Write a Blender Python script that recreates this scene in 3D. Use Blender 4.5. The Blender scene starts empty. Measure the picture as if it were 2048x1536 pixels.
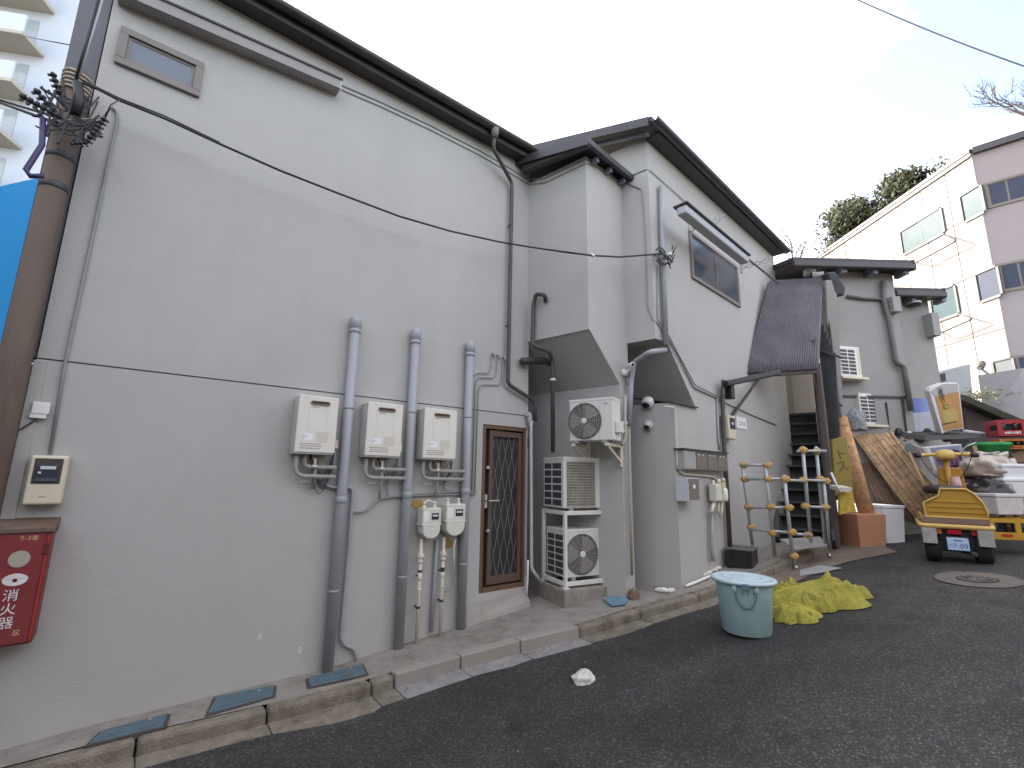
import bpy, bmesh, math, random
from mathutils import Vector as V, Matrix, noise as mnoise
random.seed(7)
R = math.radians
sc = bpy.context.scene
col = sc.collection

# ---------------------------------------------------------------- camera
FPX, PITCH, ROLL, YAW, CAMZ = 947.5, R(11.08), R(0.9), R(38.3), 1.75   # focal length in pixels of a 2048 px wide picture
C0 = V((0, 0, CAMZ))
FW = V((math.sin(YAW)*math.cos(PITCH), math.cos(YAW)*math.cos(PITCH), math.sin(PITCH)))
_r = V((math.cos(YAW), -math.sin(YAW), 0)); _u = _r.cross(FW)
RT = _r*math.cos(ROLL)+_u*math.sin(ROLL); UP = _u*math.cos(ROLL)-_r*math.sin(ROLL)
cam = bpy.data.cameras.new('camera'); cam.sensor_width = 36; cam.lens = 36*FPX/2048
cam.clip_start = .05; cam.clip_end = 2000
co = bpy.data.objects.new('camera', cam); col.objects.link(co); sc.camera = co
co.matrix_world = Matrix(((RT.x, UP.x, -FW.x, 0), (RT.y, UP.y, -FW.y, 0), (RT.z, UP.z, -FW.z, CAMZ), (0, 0, 0, 1)))

# ---------------------------------------------------------------- light
SUN_AZ, SUN_EL = R(-2), R(33)          # azimuth clockwise from +Y
w = bpy.data.worlds.new('World'); sc.world = w; w.use_nodes = True
nt = w.node_tree; bg = nt.nodes['Background']
sky = nt.nodes.new('ShaderNodeTexSky'); sky.sky_type = 'NISHITA'; sky.sun_disc = False
sky.sun_elevation = SUN_EL; sky.sun_rotation = SUN_AZ
sky.air_density = 1.0; sky.dust_density = 1.8; sky.ozone_density = 1.0
# thin bright high cloud over the whole sky, denser in drifts
tcw = nt.nodes.new('ShaderNodeTexCoord'); mpw = nt.nodes.new('ShaderNodeMapping'); mpw.inputs['Scale'].default_value = (1, 1, 2.2); mpw.inputs['Location'].default_value = (7.7, .5, 3)
nzw = nt.nodes.new('ShaderNodeTexNoise'); nzw.inputs['Scale'].default_value = 1.7; nzw.inputs['Detail'].default_value = 7; nzw.inputs['Roughness'].default_value = .55
mrw = nt.nodes.new('ShaderNodeMapRange'); mrw.inputs[1].default_value = .36; mrw.inputs[2].default_value = .62; mrw.inputs[3].default_value = .03; mrw.inputs[4].default_value = .62
mxw = nt.nodes.new('ShaderNodeMix'); mxw.data_type = 'RGBA'; mxw.inputs[7].default_value = (6.6, 5.6, 4.6, 1)
nt.links.new(tcw.outputs['Generated'], mpw.inputs[0]); nt.links.new(mpw.outputs[0], nzw.inputs['Vector']); nt.links.new(nzw.outputs[0], mrw.inputs[0]); nt.links.new(mrw.outputs[0], mxw.inputs[0])
nt.links.new(sky.outputs[0], mxw.inputs[6]); nt.links.new(mxw.outputs[2], bg.inputs[0]); bg.inputs[1].default_value = .15
sl = bpy.data.lights.new('sun', 'SUN'); sl.energy = 2.6; sl.angle = R(.53); sl.color = (1, .94, .86)
so = bpy.data.objects.new('sun', sl); col.objects.link(so)
sd = V((math.sin(SUN_AZ)*math.cos(SUN_EL), math.cos(SUN_AZ)*math.cos(SUN_EL), math.sin(SUN_EL)))
so.rotation_euler = (-sd).to_track_quat('-Z', 'Y').to_euler()
sc.view_settings.view_transform = 'Standard'; sc.view_settings.look = 'None'
sc.view_settings.exposure = 2.22; sc.view_settings.gamma = 1
sc.render.engine = 'CYCLES'; sc.cycles.use_denoising = True
sc.cycles.max_bounces = 8; sc.cycles.transparent_max_bounces = 12

# ---------------------------------------------------------------- helpers
def ray(x, y): return FW+RT*((x-1024)/FPX)-UP*((y-768)/FPX)
def az(a): a = R(a); return V((math.sin(a), math.cos(a), 0))
class Frame:
    """vertical plane: o origin, s along it, n outwards (to the camera side)"""
    def __init__(f, o, a, n=None):
        f.o = V((o[0], o[1], 0)); f.s = az(a)
        f.n = V((f.s.y, -f.s.x, 0))
        if f.n.dot(C0-f.o) < 0: f.n = -f.n
    def p(f, s, z, d=0): return f.o+f.s*s+f.n*d+V((0, 0, z))
    def hit(f, x, y, d=0):
        r = ray(x, y); t = (f.o+f.n*d-C0).dot(f.n)/r.dot(f.n); q = C0+r*t
        return (q-f.o).dot(f.s), q.z
    def pt(f, x, y, d=0): s, z = f.hit(x, y, d); return f.p(s, z, d)
class LF:
    """local frame on the ground: x right, y forward (azimuth a), z up"""
    def __init__(f, o, a, tilt=0): f.o = V(o); f.y = az(a); f.x = V((f.y.y, -f.y.x, 0)); f.z = V((0, 0, 1))
    def p(f, x, y, z): return f.o+f.x*x+f.y*y+f.z*z
def lerp(tab, x):
    if x <= tab[0][0]: return tab[0][1]
    for (a, b), (c, d) in zip(tab, tab[1:]):
        if x <= c: return b+(d-b)*(x-a)/(c-a)
    return tab[-1][1]
GT = [(-40, -2.0), (-3, -.26), (0, -.12), (1.65, -.10), (3.1, .02), (4.2, .14), (5.6, .31), (7.1, .46), (9, .62), (14, .9), (60, 3.0)]
def road_z(X, Y): return lerp(GT, X)+.05*(4.2-max(-3, min(4.4, Y)))
def on_ground(x, y, up=0.0):
    r = ray(x, y); t = 1.0
    for i in range(60):
        q = C0+r*t; zt = road_z(q.x, q.y)+up
        t = .5*t+.5*(zt-CAMZ)/r.z
    q = C0+r*t; q.z = road_z(q.x, q.y)+up
    return q
def at_depth(x, y, D): return C0+ray(x, y)*D
def at_z(x, y, z): r = ray(x, y); return C0+r*((z-CAMZ)/r.z)
def proj(p):
    v = p-C0; k = v.dot(FW); return 1024+FPX*v.dot(RT)/k, 768-FPX*v.dot(UP)/k
def along(P, d, x):
    """distance t so that P+d*t projects to picture column x"""
    lo = RT*FPX-FW*(x-1024); return -(P-C0).dot(lo)/d.dot(lo)

class MB:
    def __init__(s): s.v = []; s.f = []; s.sm = []
    def add(s, vs, fs, smooth=False):
        n = len(s.v); s.v += [V(q) for q in vs]
        for f in fs: s.f.append([i+n for i in f]); s.sm.append(smooth)
        return s
    def hexa(s, a, b):      # two quads, same winding
        return s.add(list(a)+list(b), [(0, 1, 2, 3), (7, 6, 5, 4), (0, 4, 5, 1), (1, 5, 6, 2), (2, 6, 7, 3), (3, 7, 4, 0)])
    def fbox(s, F, s0, s1, z0, z1, d0, d1):
        q = lambda d: [F.p(s0, z0, d), F.p(s1, z0, d), F.p(s1, z1, d), F.p(s0, z1, d)]
        return s.hexa(q(d0), q(d1))
    def lbox(s, F, x0, x1, y0, y1, z0, z1):
        q = lambda z: [F.p(x0, y0, z), F.p(x1, y0, z), F.p(x1, y1, z), F.p(x0, y1, z)]
        return s.hexa(q(z0), q(z1))
    def bar(s, a, b, w, h=None, up=V((0, 0, 1))):
        a, b = V(a), V(b); h = h or w; d = (b-a).normalized()
        if abs(d.dot(up)) > .98: up = V((1, 0, 0)) if abs(d.x) < .9 else V((0, 1, 0))
        x = d.cross(up).normalized()*w/2; y = x.cross(d).normalized()*h/2
        q = lambda c: [c-x-y, c+x-y, c+x+y, c-x+y]
        return s.hexa(q(a), q(b))
    def prism(s, pts, vec):
        n = len(pts); pts = [V(p) for p in pts]; vec = V(vec)
        return s.add(pts+[p+vec for p in pts], [tuple(range(n)), tuple(range(2*n-1, n-1, -1))]+[(i, (i+1) % n, n+(i+1) % n, n+i) for i in range(n)])
    def tube(s, pts, r, n=10, cap=True, smooth=True):
        pts = [V(p) for p in pts]; rs = r if isinstance(r, (list, tuple)) else [r]*len(pts)
        base = len(s.v); up = None
        for i, p in enumerate(pts):
            d = (pts[min(i+1, len(pts)-1)]-pts[max(i-1, 0)]).normalized()
            if up is None: up = d.orthogonal().normalized()
            up = (up-d*up.dot(d)).normalized(); q = d.cross(up)
            for k in range(n):
                a = 2*math.pi*k/n; s.v.append(p+(up*math.cos(a)+q*math.sin(a))*rs[i])
        for i in range(len(pts)-1):
            for k in range(n):
                s.f.append([base+i*n+k, base+i*n+(k+1) % n, base+(i+1)*n+(k+1) % n, base+(i+1)*n+k]); s.sm.append(smooth)
        if cap:
            s.f.append([base+k for k in range(n)][::-1]); s.sm.append(False)
            s.f.append([base+(len(pts)-1)*n+k for k in range(n)]); s.sm.append(False)
        return s
    def pipe(s, pts, r, n=10, bend=.06, seg=4):
        return s.tube(rounded(pts, bend, seg), r, n)
    def lathe(s, o, prof, n=28, axis=V((0, 0, 1)), sx=1.0):
        axis = V(axis).normalized(); e = axis.orthogonal().normalized(); q = axis.cross(e); base = len(s.v); o = V(o)
        for (r, h) in prof:
            for k in range(n):
                a = 2*math.pi*k/n; s.v.append(o+axis*h+e*(r*math.cos(a))+q*(r*math.sin(a)))
        for i in range(len(prof)-1):
            for k in range(n):
                s.f.append([base+i*n+k, base+i*n+(k+1) % n, base+(i+1)*n+(k+1) % n, base+(i+1)*n+k]); s.sm.append(True)
        s.f.append([base+k for k in range(n)][::-1]); s.sm.append(False)
        s.f.append([base+(len(prof)-1)*n+k for k in range(n)]); s.sm.append(False)
        return s
    def build(s, name, mat, parent=None, bevel=0, seg=2):
        off = V((0, 0, 0))
        p = parent
        while p is not None: off += p.location; p = p.parent
        me = bpy.data.meshes.new(name); me.from_pydata([v-off for v in s.v], [], s.f); me.validate()
        for i, pl in enumerate(me.polygons): pl.use_smooth = s.sm[i] if i < len(s.sm) else False
        bm = bmesh.new(); bm.from_mesh(me); bmesh.ops.recalc_face_normals(bm, faces=bm.faces); bm.to_mesh(me); bm.free()
        o = bpy.data.objects.new(name, me); col.objects.link(o); me.materials.append(mat)
        if parent is not None: o.parent = parent
        if bevel:
            b = o.modifiers.new('bevel', 'BEVEL'); b.width = bevel; b.segments = seg; b.limit_method = 'ANGLE'; b.angle_limit = R(40); b.harden_normals = False
        return o
def rounded(pts, bend, seg=4):
    pts = [V(p) for p in pts]; out = [pts[0]]
    for a, b, c in zip(pts, pts[1:], pts[2:]):
        d1 = (a-b); d2 = (c-b); k = min(bend, d1.length*.45, d2.length*.45)
        p, q = b+d1.normalized()*k, b+d2.normalized()*k
        for i in range(seg+1):
            t = i/seg; out.append(p*(1-t)**2+b*2*t*(1-t)+q*t*t)
    out.append(pts[-1]); return out
def catenary(a, b, sag, n=24):
    return [V(a).lerp(V(b), i/n)-V((0, 0, sag*4*(i/n)*(1-i/n))) for i in range(n+1)]
def tag(o, label, cat, group=None):
    o['label'] = label; o['category'] = cat
    if group: o['group'] = group
    return o
def thing(name, label, cat, loc, group=None):
    o = bpy.data.objects.new(name, None); o.empty_display_size = .1; col.objects.link(o); o.location = loc
    return tag(o, label, cat, group)
def structure(o): o['kind'] = 'structure'; return o
def single(o, label, cat, group=None):
    """one-mesh thing: move origin to the mesh's base centre"""
    me = o.data; xs = [v.co for v in me.vertices]
    c = V(((min(v.x for v in xs)+max(v.x for v in xs))/2, (min(v.y for v in xs)+max(v.y for v in xs))/2, min(v.z for v in xs)))
    me.transform(Matrix.Translation(-c)); o.location = c
    return tag(o, label, cat, group)
def text(body, size, origin, xdir, ydir, mat, name, parent, depth=.001, align='CENTER', sx=1.0):
    cu = bpy.data.curves.new(name, 'FONT'); cu.body = body; cu.size = size; cu.extrude = depth; cu.align_x = align; cu.align_y = 'CENTER'; cu.resolution_u = 3
    t = bpy.data.objects.new(name, cu); col.objects.link(t)
    bpy.context.view_layer.update()
    me = bpy.data.meshes.new_from_object(t.evaluated_get(bpy.context.evaluated_depsgraph_get()))
    bpy.data.objects.remove(t); bpy.data.curves.remove(cu)
    X = V(xdir).normalized(); Y = V(ydir).normalized(); Z = X.cross(Y)
    off = V((0, 0, 0)); p = parent
    while p is not None: off += p.location; p = p.parent
    o_ = V(origin)-off
    me.transform(Matrix(((X.x*sx, Y.x, Z.x, o_.x), (X.y*sx, Y.y, Z.y, o_.y), (X.z*sx, Y.z, Z.z, o_.z), (0, 0, 0, 1))))
    me.materials.clear(); me.materials.append(mat)
    o = bpy.data.objects.new(name, me); col.objects.link(o); o.parent = parent
    return o

# ---------------------------------------------------------------- materials
MATS = {}
def M(name, c=(.5, .5, .5), rough=.6, var=.12, vs=6., bump=0., bs=60., metal=0., grime=0., gs=1.5, gc=(.08, .07, .05), emit=0, spec=.5, stretch=None):
    if name in MATS: return MATS[name]
    m = bpy.data.materials.new(name); m.use_nodes = True; n = m.node_tree.nodes; L = m.node_tree.links
    b = n['Principled BSDF']; b.inputs['Roughness'].default_value = rough; b.inputs['Metallic'].default_value = metal; b.inputs['Specular IOR Level'].default_value = spec
    tc = n.new('ShaderNodeTexCoord'); src = tc.outputs['Object']
    if stretch:
        mp = n.new('ShaderNodeMapping'); mp.inputs['Scale'].default_value = stretch; L.new(src, mp.inputs[0]); src = mp.outputs[0]
    nz = n.new('ShaderNodeTexNoise'); nz.inputs['Scale'].default_value = vs; nz.inputs['Detail'].default_value = 6; nz.inputs['Roughness'].default_value = .65; L.new(src, nz.inputs['Vector'])
    mr = n.new('ShaderNodeMapRange'); mr.inputs[1].default_value = .25; mr.inputs[2].default_value = .75; mr.inputs[3].default_value = 1-var; mr.inputs[4].default_value = 1+var
    L.new(nz.outputs[0], mr.inputs[0])
    mx = n.new('ShaderNodeVectorMath'); mx.operation = 'SCALE'; mx.inputs[0].default_value = c; L.new(mr.outputs[0], mx.inputs['Scale'])
    out = mx.outputs[0]
    if grime:
        g = n.new('ShaderNodeTexNoise'); g.inputs['Scale'].default_value = gs; g.inputs['Detail'].default_value = 9; g.inputs['Roughness'].default_value = .72; L.new(src, g.inputs['Vector'])
        gr = n.new('ShaderNodeMapRange'); gr.inputs[1].default_value = .5; gr.inputs[2].default_value = .72; gr.inputs[3].default_value = 0; gr.inputs[4].default_value = grime; L.new(g.outputs[0], gr.inputs[0])
        mi = n.new('ShaderNodeMix'); mi.data_type = 'RGBA'; L.new(gr.outputs[0], mi.inputs[0]); L.new(out, mi.inputs[6]); mi.inputs[7].default_value = (*gc, 1); out = mi.outputs[2]
    L.new(out, b.inputs['Base Color'])
    if bump:
        bn = n.new('ShaderNodeTexNoise'); bn.inputs['Scale'].default_value = bs; bn.inputs['Detail'].default_value = 5; L.new(src, bn.inputs['Vector'])
        bp = n.new('ShaderNodeBump'); bp.inputs['Strength'].default_value = bump; bp.inputs['Distance'].default_value = .01; L.new(bn.outputs[0], bp.inputs['Height']); L.new(bp.outputs[0], b.inputs['Normal'])
    rr = n.new('ShaderNodeMapRange'); rr.inputs[3].default_value = max(.03, rough-.08); rr.inputs[4].default_value = min(1, rough+.1); L.new(nz.outputs[0], rr.inputs[0]); L.new(rr.outputs[0], b.inputs['Roughness'])
    if emit:
        b.inputs['Emission Color'].default_value = (*c, 1); b.inputs['Emission Strength'].default_value = emit
    MATS[name] = m; return m
def glass_mat(name, c, rough=.06):
    m = M(name, c, rough, .15, 1.2); m.node_tree.nodes['Principled BSDF'].inputs['Specular IOR Level'].default_value = .5; return m
# ---------------------------------------------------------------- surface materials
def stucco(name, c):
    m = M(name, c, .85, .05, 1.3, grime=.16, gs=.8, gc=(c[0]*.62, c[1]*.6, c[2]*.55), spec=.25)
    n = m.node_tree.nodes; L = m.node_tree.links; b = n['Principled BSDF']
    tc = n.new('ShaderNodeTexCoord'); mp = n.new('ShaderNodeMapping'); mp.inputs['Scale'].default_value = (1, 1, 2.6); L.new(tc.outputs['Object'], mp.inputs[0])
    a = n.new('ShaderNodeTexNoise'); a.inputs['Scale'].default_value = 26; a.inputs['Detail'].default_value = 7; a.inputs['Roughness'].default_value = .7; L.new(mp.outputs[0], a.inputs['Vector'])
    bp = n.new('ShaderNodeBump'); bp.inputs['Strength'].default_value = .32; bp.inputs['Distance'].default_value = .012; L.new(a.outputs[0], bp.inputs['Height']); L.new(bp.outputs[0], b.inputs['Normal'])
    # faint vertical run marks
    mp2 = n.new('ShaderNodeMapping'); mp2.inputs['Scale'].default_value = (7, 7, .35); L.new(tc.outputs['Object'], mp2.inputs[0])
    s = n.new('ShaderNodeTexNoise'); s.inputs['Scale'].default_value = 1.4; s.inputs['Detail'].default_value = 4; L.new(mp2.outputs[0], s.inputs['Vector'])
    r = n.new('ShaderNodeMapRange'); r.inputs[1].default_value = .5; r.inputs[2].default_value = .8; r.inputs[3].default_value = 1; r.inputs[4].default_value = .975; L.new(s.outputs[0], r.inputs[0])
    old = b.inputs['Base Color'].links[0].from_socket
    k = n.new('ShaderNodeVectorMath'); k.operation = 'SCALE'; L.new(old, k.inputs[0]); L.new(r.outputs[0], k.inputs['Scale']); # hairline cracks, only in places
    wv = n.new('ShaderNodeTexNoise'); wv.inputs['Scale'].default_value = 3; wv.inputs['Detail'].default_value = 7; L.new(tc.outputs['Object'], wv.inputs['Vector'])
    ad = n.new('ShaderNodeMixRGB'); ad.inputs[0].default_value = .25; L.new(tc.outputs['Object'], ad.inputs[1]); L.new(wv.outputs['Color'], ad.inputs[2])
    v2 = n.new('ShaderNodeTexVoronoi'); v2.feature = 'DISTANCE_TO_EDGE'; v2.inputs['Scale'].default_value = .55; L.new(ad.outputs[0], v2.inputs['Vector'])
    m2 = n.new('ShaderNodeMapRange'); m2.inputs[1].default_value = 0; m2.inputs[2].default_value = .0022; m2.inputs[3].default_value = .955; m2.inputs[4].default_value = 1; L.new(v2.outputs['Distance'], m2.inputs[0])
    k2 = n.new('ShaderNodeVectorMath'); k2.operation = 'SCALE'; L.new(k.outputs[0], k2.inputs[0]); L.new(m2.outputs[0], k2.inputs['Scale']); L.new(k2.outputs[0], b.inputs['Base Color'])
    return m
def asphalt():
    m = bpy.data.materials.new('asphalt'); m.use_nodes = True; n = m.node_tree.nodes; L = m.node_tree.links; b = n['Principled BSDF']
    tc = n.new('ShaderNodeTexCoord')
    vo = n.new('ShaderNodeTexVoronoi'); vo.inputs['Scale'].default_value = 105; vo.inputs['Randomness'].default_value = 1; L.new(tc.outputs['Object'], vo.inputs['Vector'])
    cr = n.new('ShaderNodeValToRGB'); e = cr.color_ramp.elements; e[0].position = 0; e[0].color = (.021, .0208, .0205, 1); e[1].position = .8; e[1].color = (.038, .037, .0355, 1)
    e2 = cr.color_ramp.elements.new(.93); e2.color = (.085, .08, .075, 1); e3 = cr.color_ramp.elements.new(.988); e3.color = (.12, .115, .105, 1)
    sp = n.new('ShaderNodeSeparateColor'); L.new(vo.outputs['Color'], sp.inputs[0]); L.new(sp.outputs[0], cr.inputs[0])
    nz = n.new('ShaderNodeTexNoise'); nz.inputs['Scale'].default_value = .9; nz.inputs['Detail'].default_value = 8; nz.inputs['Roughness'].default_value = .7; L.new(tc.outputs['Object'], nz.inputs['Vector'])
    mr = n.new('ShaderNodeMapRange'); mr.inputs[1].default_value = .3; mr.inputs[2].default_value = .7; mr.inputs[3].default_value = .62; mr.inputs[4].default_value = 1.5; L.new(nz.outputs[0], mr.inputs[0])
    k = n.new('ShaderNodeVectorMath'); k.operation = 'SCALE'; L.new(cr.outputs[0], k.inputs[0]); L.new(mr.outputs[0], k.inputs['Scale'])
    # thin cracks
    wv = n.new('ShaderNodeTexNoise'); wv.inputs['Scale'].default_value = 2.3; wv.inputs['Detail'].default_value = 6; L.new(tc.outputs['Object'], wv.inputs['Vector'])
    ad = n.new('ShaderNodeMixRGB'); ad.inputs[0].default_value = .28; L.new(tc.outputs['Object'], ad.inputs[1]); L.new(wv.outputs['Color'], ad.inputs[2])
    v2 = n.new('ShaderNodeTexVoronoi'); v2.feature = 'DISTANCE_TO_EDGE'; v2.inputs['Scale'].default_value = .62; L.new(ad.outputs[0], v2.inputs['Vector'])
    m2 = n.new('ShaderNodeMapRange'); m2.inputs[1].default_value = 0; m2.inputs[2].default_value = .005; m2.inputs[3].default_value = .62; m2.inputs[4].default_value = 1; L.new(v2.outputs['Distance'], m2.inputs[0])
    k2 = n.new('ShaderNodeVectorMath'); k2.operation = 'SCALE'; L.new(k.outputs[0], k2.inputs[0]); L.new(m2.outputs[0], k2.inputs['Scale'])
    # worn wheel lanes and old stains
    mpl = n.new('ShaderNodeMapping'); mpl.inputs['Scale'].default_value = (.12, .9, 1); mpl.inputs['Rotation'].default_value = (0, 0, R(14)); L.new(tc.outputs['Object'], mpl.inputs[0])
    ln = n.new('ShaderNodeTexNoise'); ln.inputs['Scale'].default_value = 1.1; ln.inputs['Detail'].default_value = 3; L.new(mpl.outputs[0], ln.inputs['Vector'])
    lr = n.new('ShaderNodeMapRange'); lr.inputs[1].default_value = .38; lr.inputs[2].default_value = .62; lr.inputs[3].default_value = .8; lr.inputs[4].default_value = 1.25; L.new(ln.outputs[0], lr.inputs[0])
    st = n.new('ShaderNodeTexNoise'); st.inputs['Scale'].default_value = 2.4; st.inputs['Detail'].default_value = 5; st.inputs['Roughness'].default_value = .5; L.new(tc.outputs['Object'], st.inputs['Vector'])
    sr = n.new('ShaderNodeMapRange'); sr.inputs[1].default_value = .60; sr.inputs[2].default_value = .70; sr.inputs[3].default_value = 1; sr.inputs[4].default_value = .62; L.new(st.outputs[0], sr.inputs[0])
    mm = n.new('ShaderNodeMath'); mm.operation = 'MULTIPLY'; L.new(lr.outputs[0], mm.inputs[0]); L.new(sr.outputs[0], mm.inputs[1])
    k3 = n.new('ShaderNodeVectorMath'); k3.operation = 'SCALE'; L.new(k2.outputs[0], k3.inputs[0]); L.new(mm.outputs[0], k3.inputs['Scale'])
    L.new(k3.outputs[0], b.inputs['Base Color']); b.inputs['Roughness'].default_value = .78; b.inputs['Specular IOR Level'].default_value = .4
    v3 = n.new('ShaderNodeTexVoronoi'); v3.inputs['Scale'].default_value = 120; L.new(tc.outputs['Object'], v3.inputs['Vector'])
    bp = n.new('ShaderNodeBump'); bp.inputs['Strength'].default_value = .6; bp.inputs['Distance'].default_value = .01; L.new(v3.outputs['Distance'], bp.inputs['Height']); L.new(bp.outputs[0], b.inputs['Normal'])
    return m
WALL = stucco('grey_stucco', (.435, .425, .40))
WALL2 = stucco('grey_stucco_pale', (.435, .425, .40))
CONC = M('concrete', (.27, .25, .22), .9, .25, 7, .5, 70, grime=.6, gs=2.2, gc=(.10, .09, .06), spec=.2)
CONC_OLD = M('old_concrete', (.215, .19, .15), .95, .35, 9, .9, 60, grime=.75, gs=3, gc=(.055, .05, .025), spec=.15)
CONC_NEW = M('kerb_concrete', (.30, .28, .25), .9, .16, 5, .45, 90, grime=.5, gs=2.5, gc=(.17, .13, .08), spec=.2)
GUTTER = M('gutter_concrete', (.25, .24, .23), .9, .28, 5, .6, 60, grime=.6, gs=4, gc=(.13, .11, .085), spec=.2)
DARK = M('dark_brown_metal', (.045, .040, .042), .45, .25, 5)
DARKROOF = M('dark_roof', (.035, .036, .045), .55, .3, 6, .3, 30)
BROWN = M('brown_metal', (.085, .065, .052), .5, .2, 8)
BLACK = M('black_plastic', (.015, .015, .017), .45, .2, 10)
GREYPIPE = M('grey_pipe', (.33, .34, .355), .5, .08, 5, grime=.25, gs=2, gc=(.2, .2, .2))
WHITEP = M('white_plastic', (.74, .74, .71), .45, .06, 5, grime=.2, gs=3, gc=(.4, .37, .3))
BEIGE = M('beige_plastic', (.62, .56, .42), .5, .08, 5, grime=.25, gs=3, gc=(.36, .31, .21))
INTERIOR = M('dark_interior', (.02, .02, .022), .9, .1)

# ---------------------------------------------------------------- ground
def grid_sheet(name, xs, ys, zf, mat):
    mb = MB(); nx, ny = len(xs), len(ys)
    mb.add([V((x, y, zf(x, y))) for y in ys for x in xs], [(j*nx+i, j*nx+i+1, (j+1)*nx+i+1, (j+1)*nx+i) for j in range(ny-1) for i in range(nx-1)], True)
    return mb.build(name, mat)
xs = [-40, -25, -15, -8, -5]+[-4+.25*i for i in range(80)]+[17+i*2 for i in range(5)]+[30, 40, 60, 90]
ys = [-60, -30, -15, -8]+[-6+.3*i for i in range(42)]+[7, 9, 13, 20, 40, 70]
structure(grid_sheet('road', xs, ys, lambda x, y: road_z(x, y)+.006*mnoise.noise(V((x*.9, y*.9, 0))) if -4 < y < 4.5 else road_z(x, y), asphalt()))

KP = [(430, 1440), (620, 1398), (791, 1350), (1000, 1291), (1160, 1254), (1253, 1225), (1370, 1194), (1417, 1181), (1503, 1148), (1546, 1133)]
K = [on_ground(x, y, .12) for x, y in KP]
K = [V((K[0].x-6, K[0].y+.5, 0)), V((K[0].x-2.4, K[0].y+.2, 0))]+K+[V((K[-1].x+3, K[-1].y-.05, 0)), V((K[-1].x+9, K[-1].y, 0))]
def kerb_y(X):
    for a, b in zip(K, K[1:]):
        if a.x <= X <= b.x: return a.y+(b.y-a.y)*(X-a.x)/(b.x-a.x)
    return K[-1].y if X > K[-1].x else K[0].y
def pave_z(X, Y): return road_z(X, min(Y, 4.4))+.12
# pavement sheet between kerb and the houses
mb = MB(); X = K[0].x; cols = []
while X < K[-1].x:
    y0 = kerb_y(X)+.1
    cols.append([V((X, y0+t*(6.2-y0), pave_z(X, y0+t*(6.2-y0))-.004+.008*mnoise.noise(V((X*2, t*4, 3))))) for t in (0, .12, .25, .4, .6, .8, 1)])
    X += .2
n = len(cols[0])
mb.add([p for c in cols for p in c], [(i*n+j, i*n+j+1, (i+1)*n+j+1, (i+1)*n+j) for i in range(len(cols)-1) for j in range(n-1)], True)
structure(mb.build('pavement', CONC))
# kerb stones and gutter slabs, one by one along the line
kerb_root = structure(bpy.data.objects.new('kerb', None)); col.objects.link(kerb_root); kerb_root.empty_display_size = .1
gut_root = structure(bpy.data.objects.new('gutter', None)); col.objects.link(gut_root); gut_root.empty_display_size = .1
xnew0, xnew1 = K[4].x, K[6].x
def stone(xa, xb, off0, off1, zt, zb, jit):
    q = []
    for (X, m) in ((xa, 1), (xb, -1)):
        y = kerb_y(X)
        q.append([V((X, y+off0, road_z(X, y)+zt+jit)), V((X, y+off1, road_z(X, y)+zt+jit*.5)), V((X, y+off1, road_z(X, y)+zb)), V((X, y+off0-.015, road_z(X, y)+zb))])
    return q
X = K[0].x+.1; i = 0
while X < 9.2:
    L_ = .6 if xnew0-.1 < X < xnew1 else .78
    if X < xnew0 < X+L_: L_ = xnew0-X
    if X < xnew1 < X+L_: L_ = xnew1-X
    if L_ < .1: X += L_; continue
    new = xnew0-.05 <= X+.02 < xnew1-.02
    a, b = stone(X+.005, X+L_-.007, 0, .12, .125 if new else .112, -.2, random.uniform(-.006, .006) if not new else 0)
    mb = MB().hexa(a, b); mb.build('kerb_stone', CONC_NEW if new else CONC_OLD, kerb_root, .012 if new else .025)
    # gutter slab in front
    if X < 7:
        a, b = stone(X+.004, X+L_-.004, -.30 if new else -.26, -.004, .018, -.2, random.uniform(-.003, .003))
        a[0].z = a[3].z+.205; b[0].z = b[3].z+.205
        MB().hexa(a, b).build('gutter_slab', GUTTER if new else CONC_OLD, gut_root, .006)
    X += L_; i += 1

# ---------------------------------------------------------------- house one (left)
WY = 4.75
F1 = Frame((0, WY), 90)
XL, XR = -.63, 4.03
DX0, DX1 = F1.hit(962, 1000)[0], F1.hit(1057, 1000)[0]-.05
DZ0, DZ1 = .43, 2.38
GZ = 2.534
EZ = 6.2
h1 = thing('grey_house', 'long grey stucco house wall on the left with dark eaves and brown lattice door', 'house', (1.7, 4.75, 0))
MB().fbox(F1, XL, XR, GZ+.012, EZ+.1, -.25, 0).build('upper_wall', WALL, h1)
lw = MB().fbox(F1, XL, DX0, -.5, GZ, -.25, 0).fbox(F1, DX0, DX1, DZ1, GZ, -.25, 0).fbox(F1, DX1, XR, -.5, GZ, -.25, 0).fbox(F1, DX0, DX1, -.5, DZ0, -.25, 0)
lw.build('lower_wall', WALL, h1)
MB().fbox(F1, XL+.02, XR-.02, GZ-.01, GZ+.02, -.2, -.018).build('groove', M('groove_dark', (.2, .2, .19), .9), h1)
MB().fbox(F1, XL-.012, XL+.06, -.4, GZ-.01, -.26, .02).build('corner_trim', WALL2, h1, .004)
b = MB(); b.fbox(F1, XL, XL+.2, -.5, EZ+.1, -4.2, -.26); b.fbox(F1, XR-.2, XR, -.5, EZ+.1, -4.2, -.26); b.fbox(F1, XL+.2, XR-.2, -.5, EZ+.1, -4.2, -4)
b.build('rear_walls', WALL, h1)
MB().fbox(F1, DX0-.3, XR-.21, -.4, GZ, -.9, -.6).build('inner_partition', INTERIOR, h1)
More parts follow.
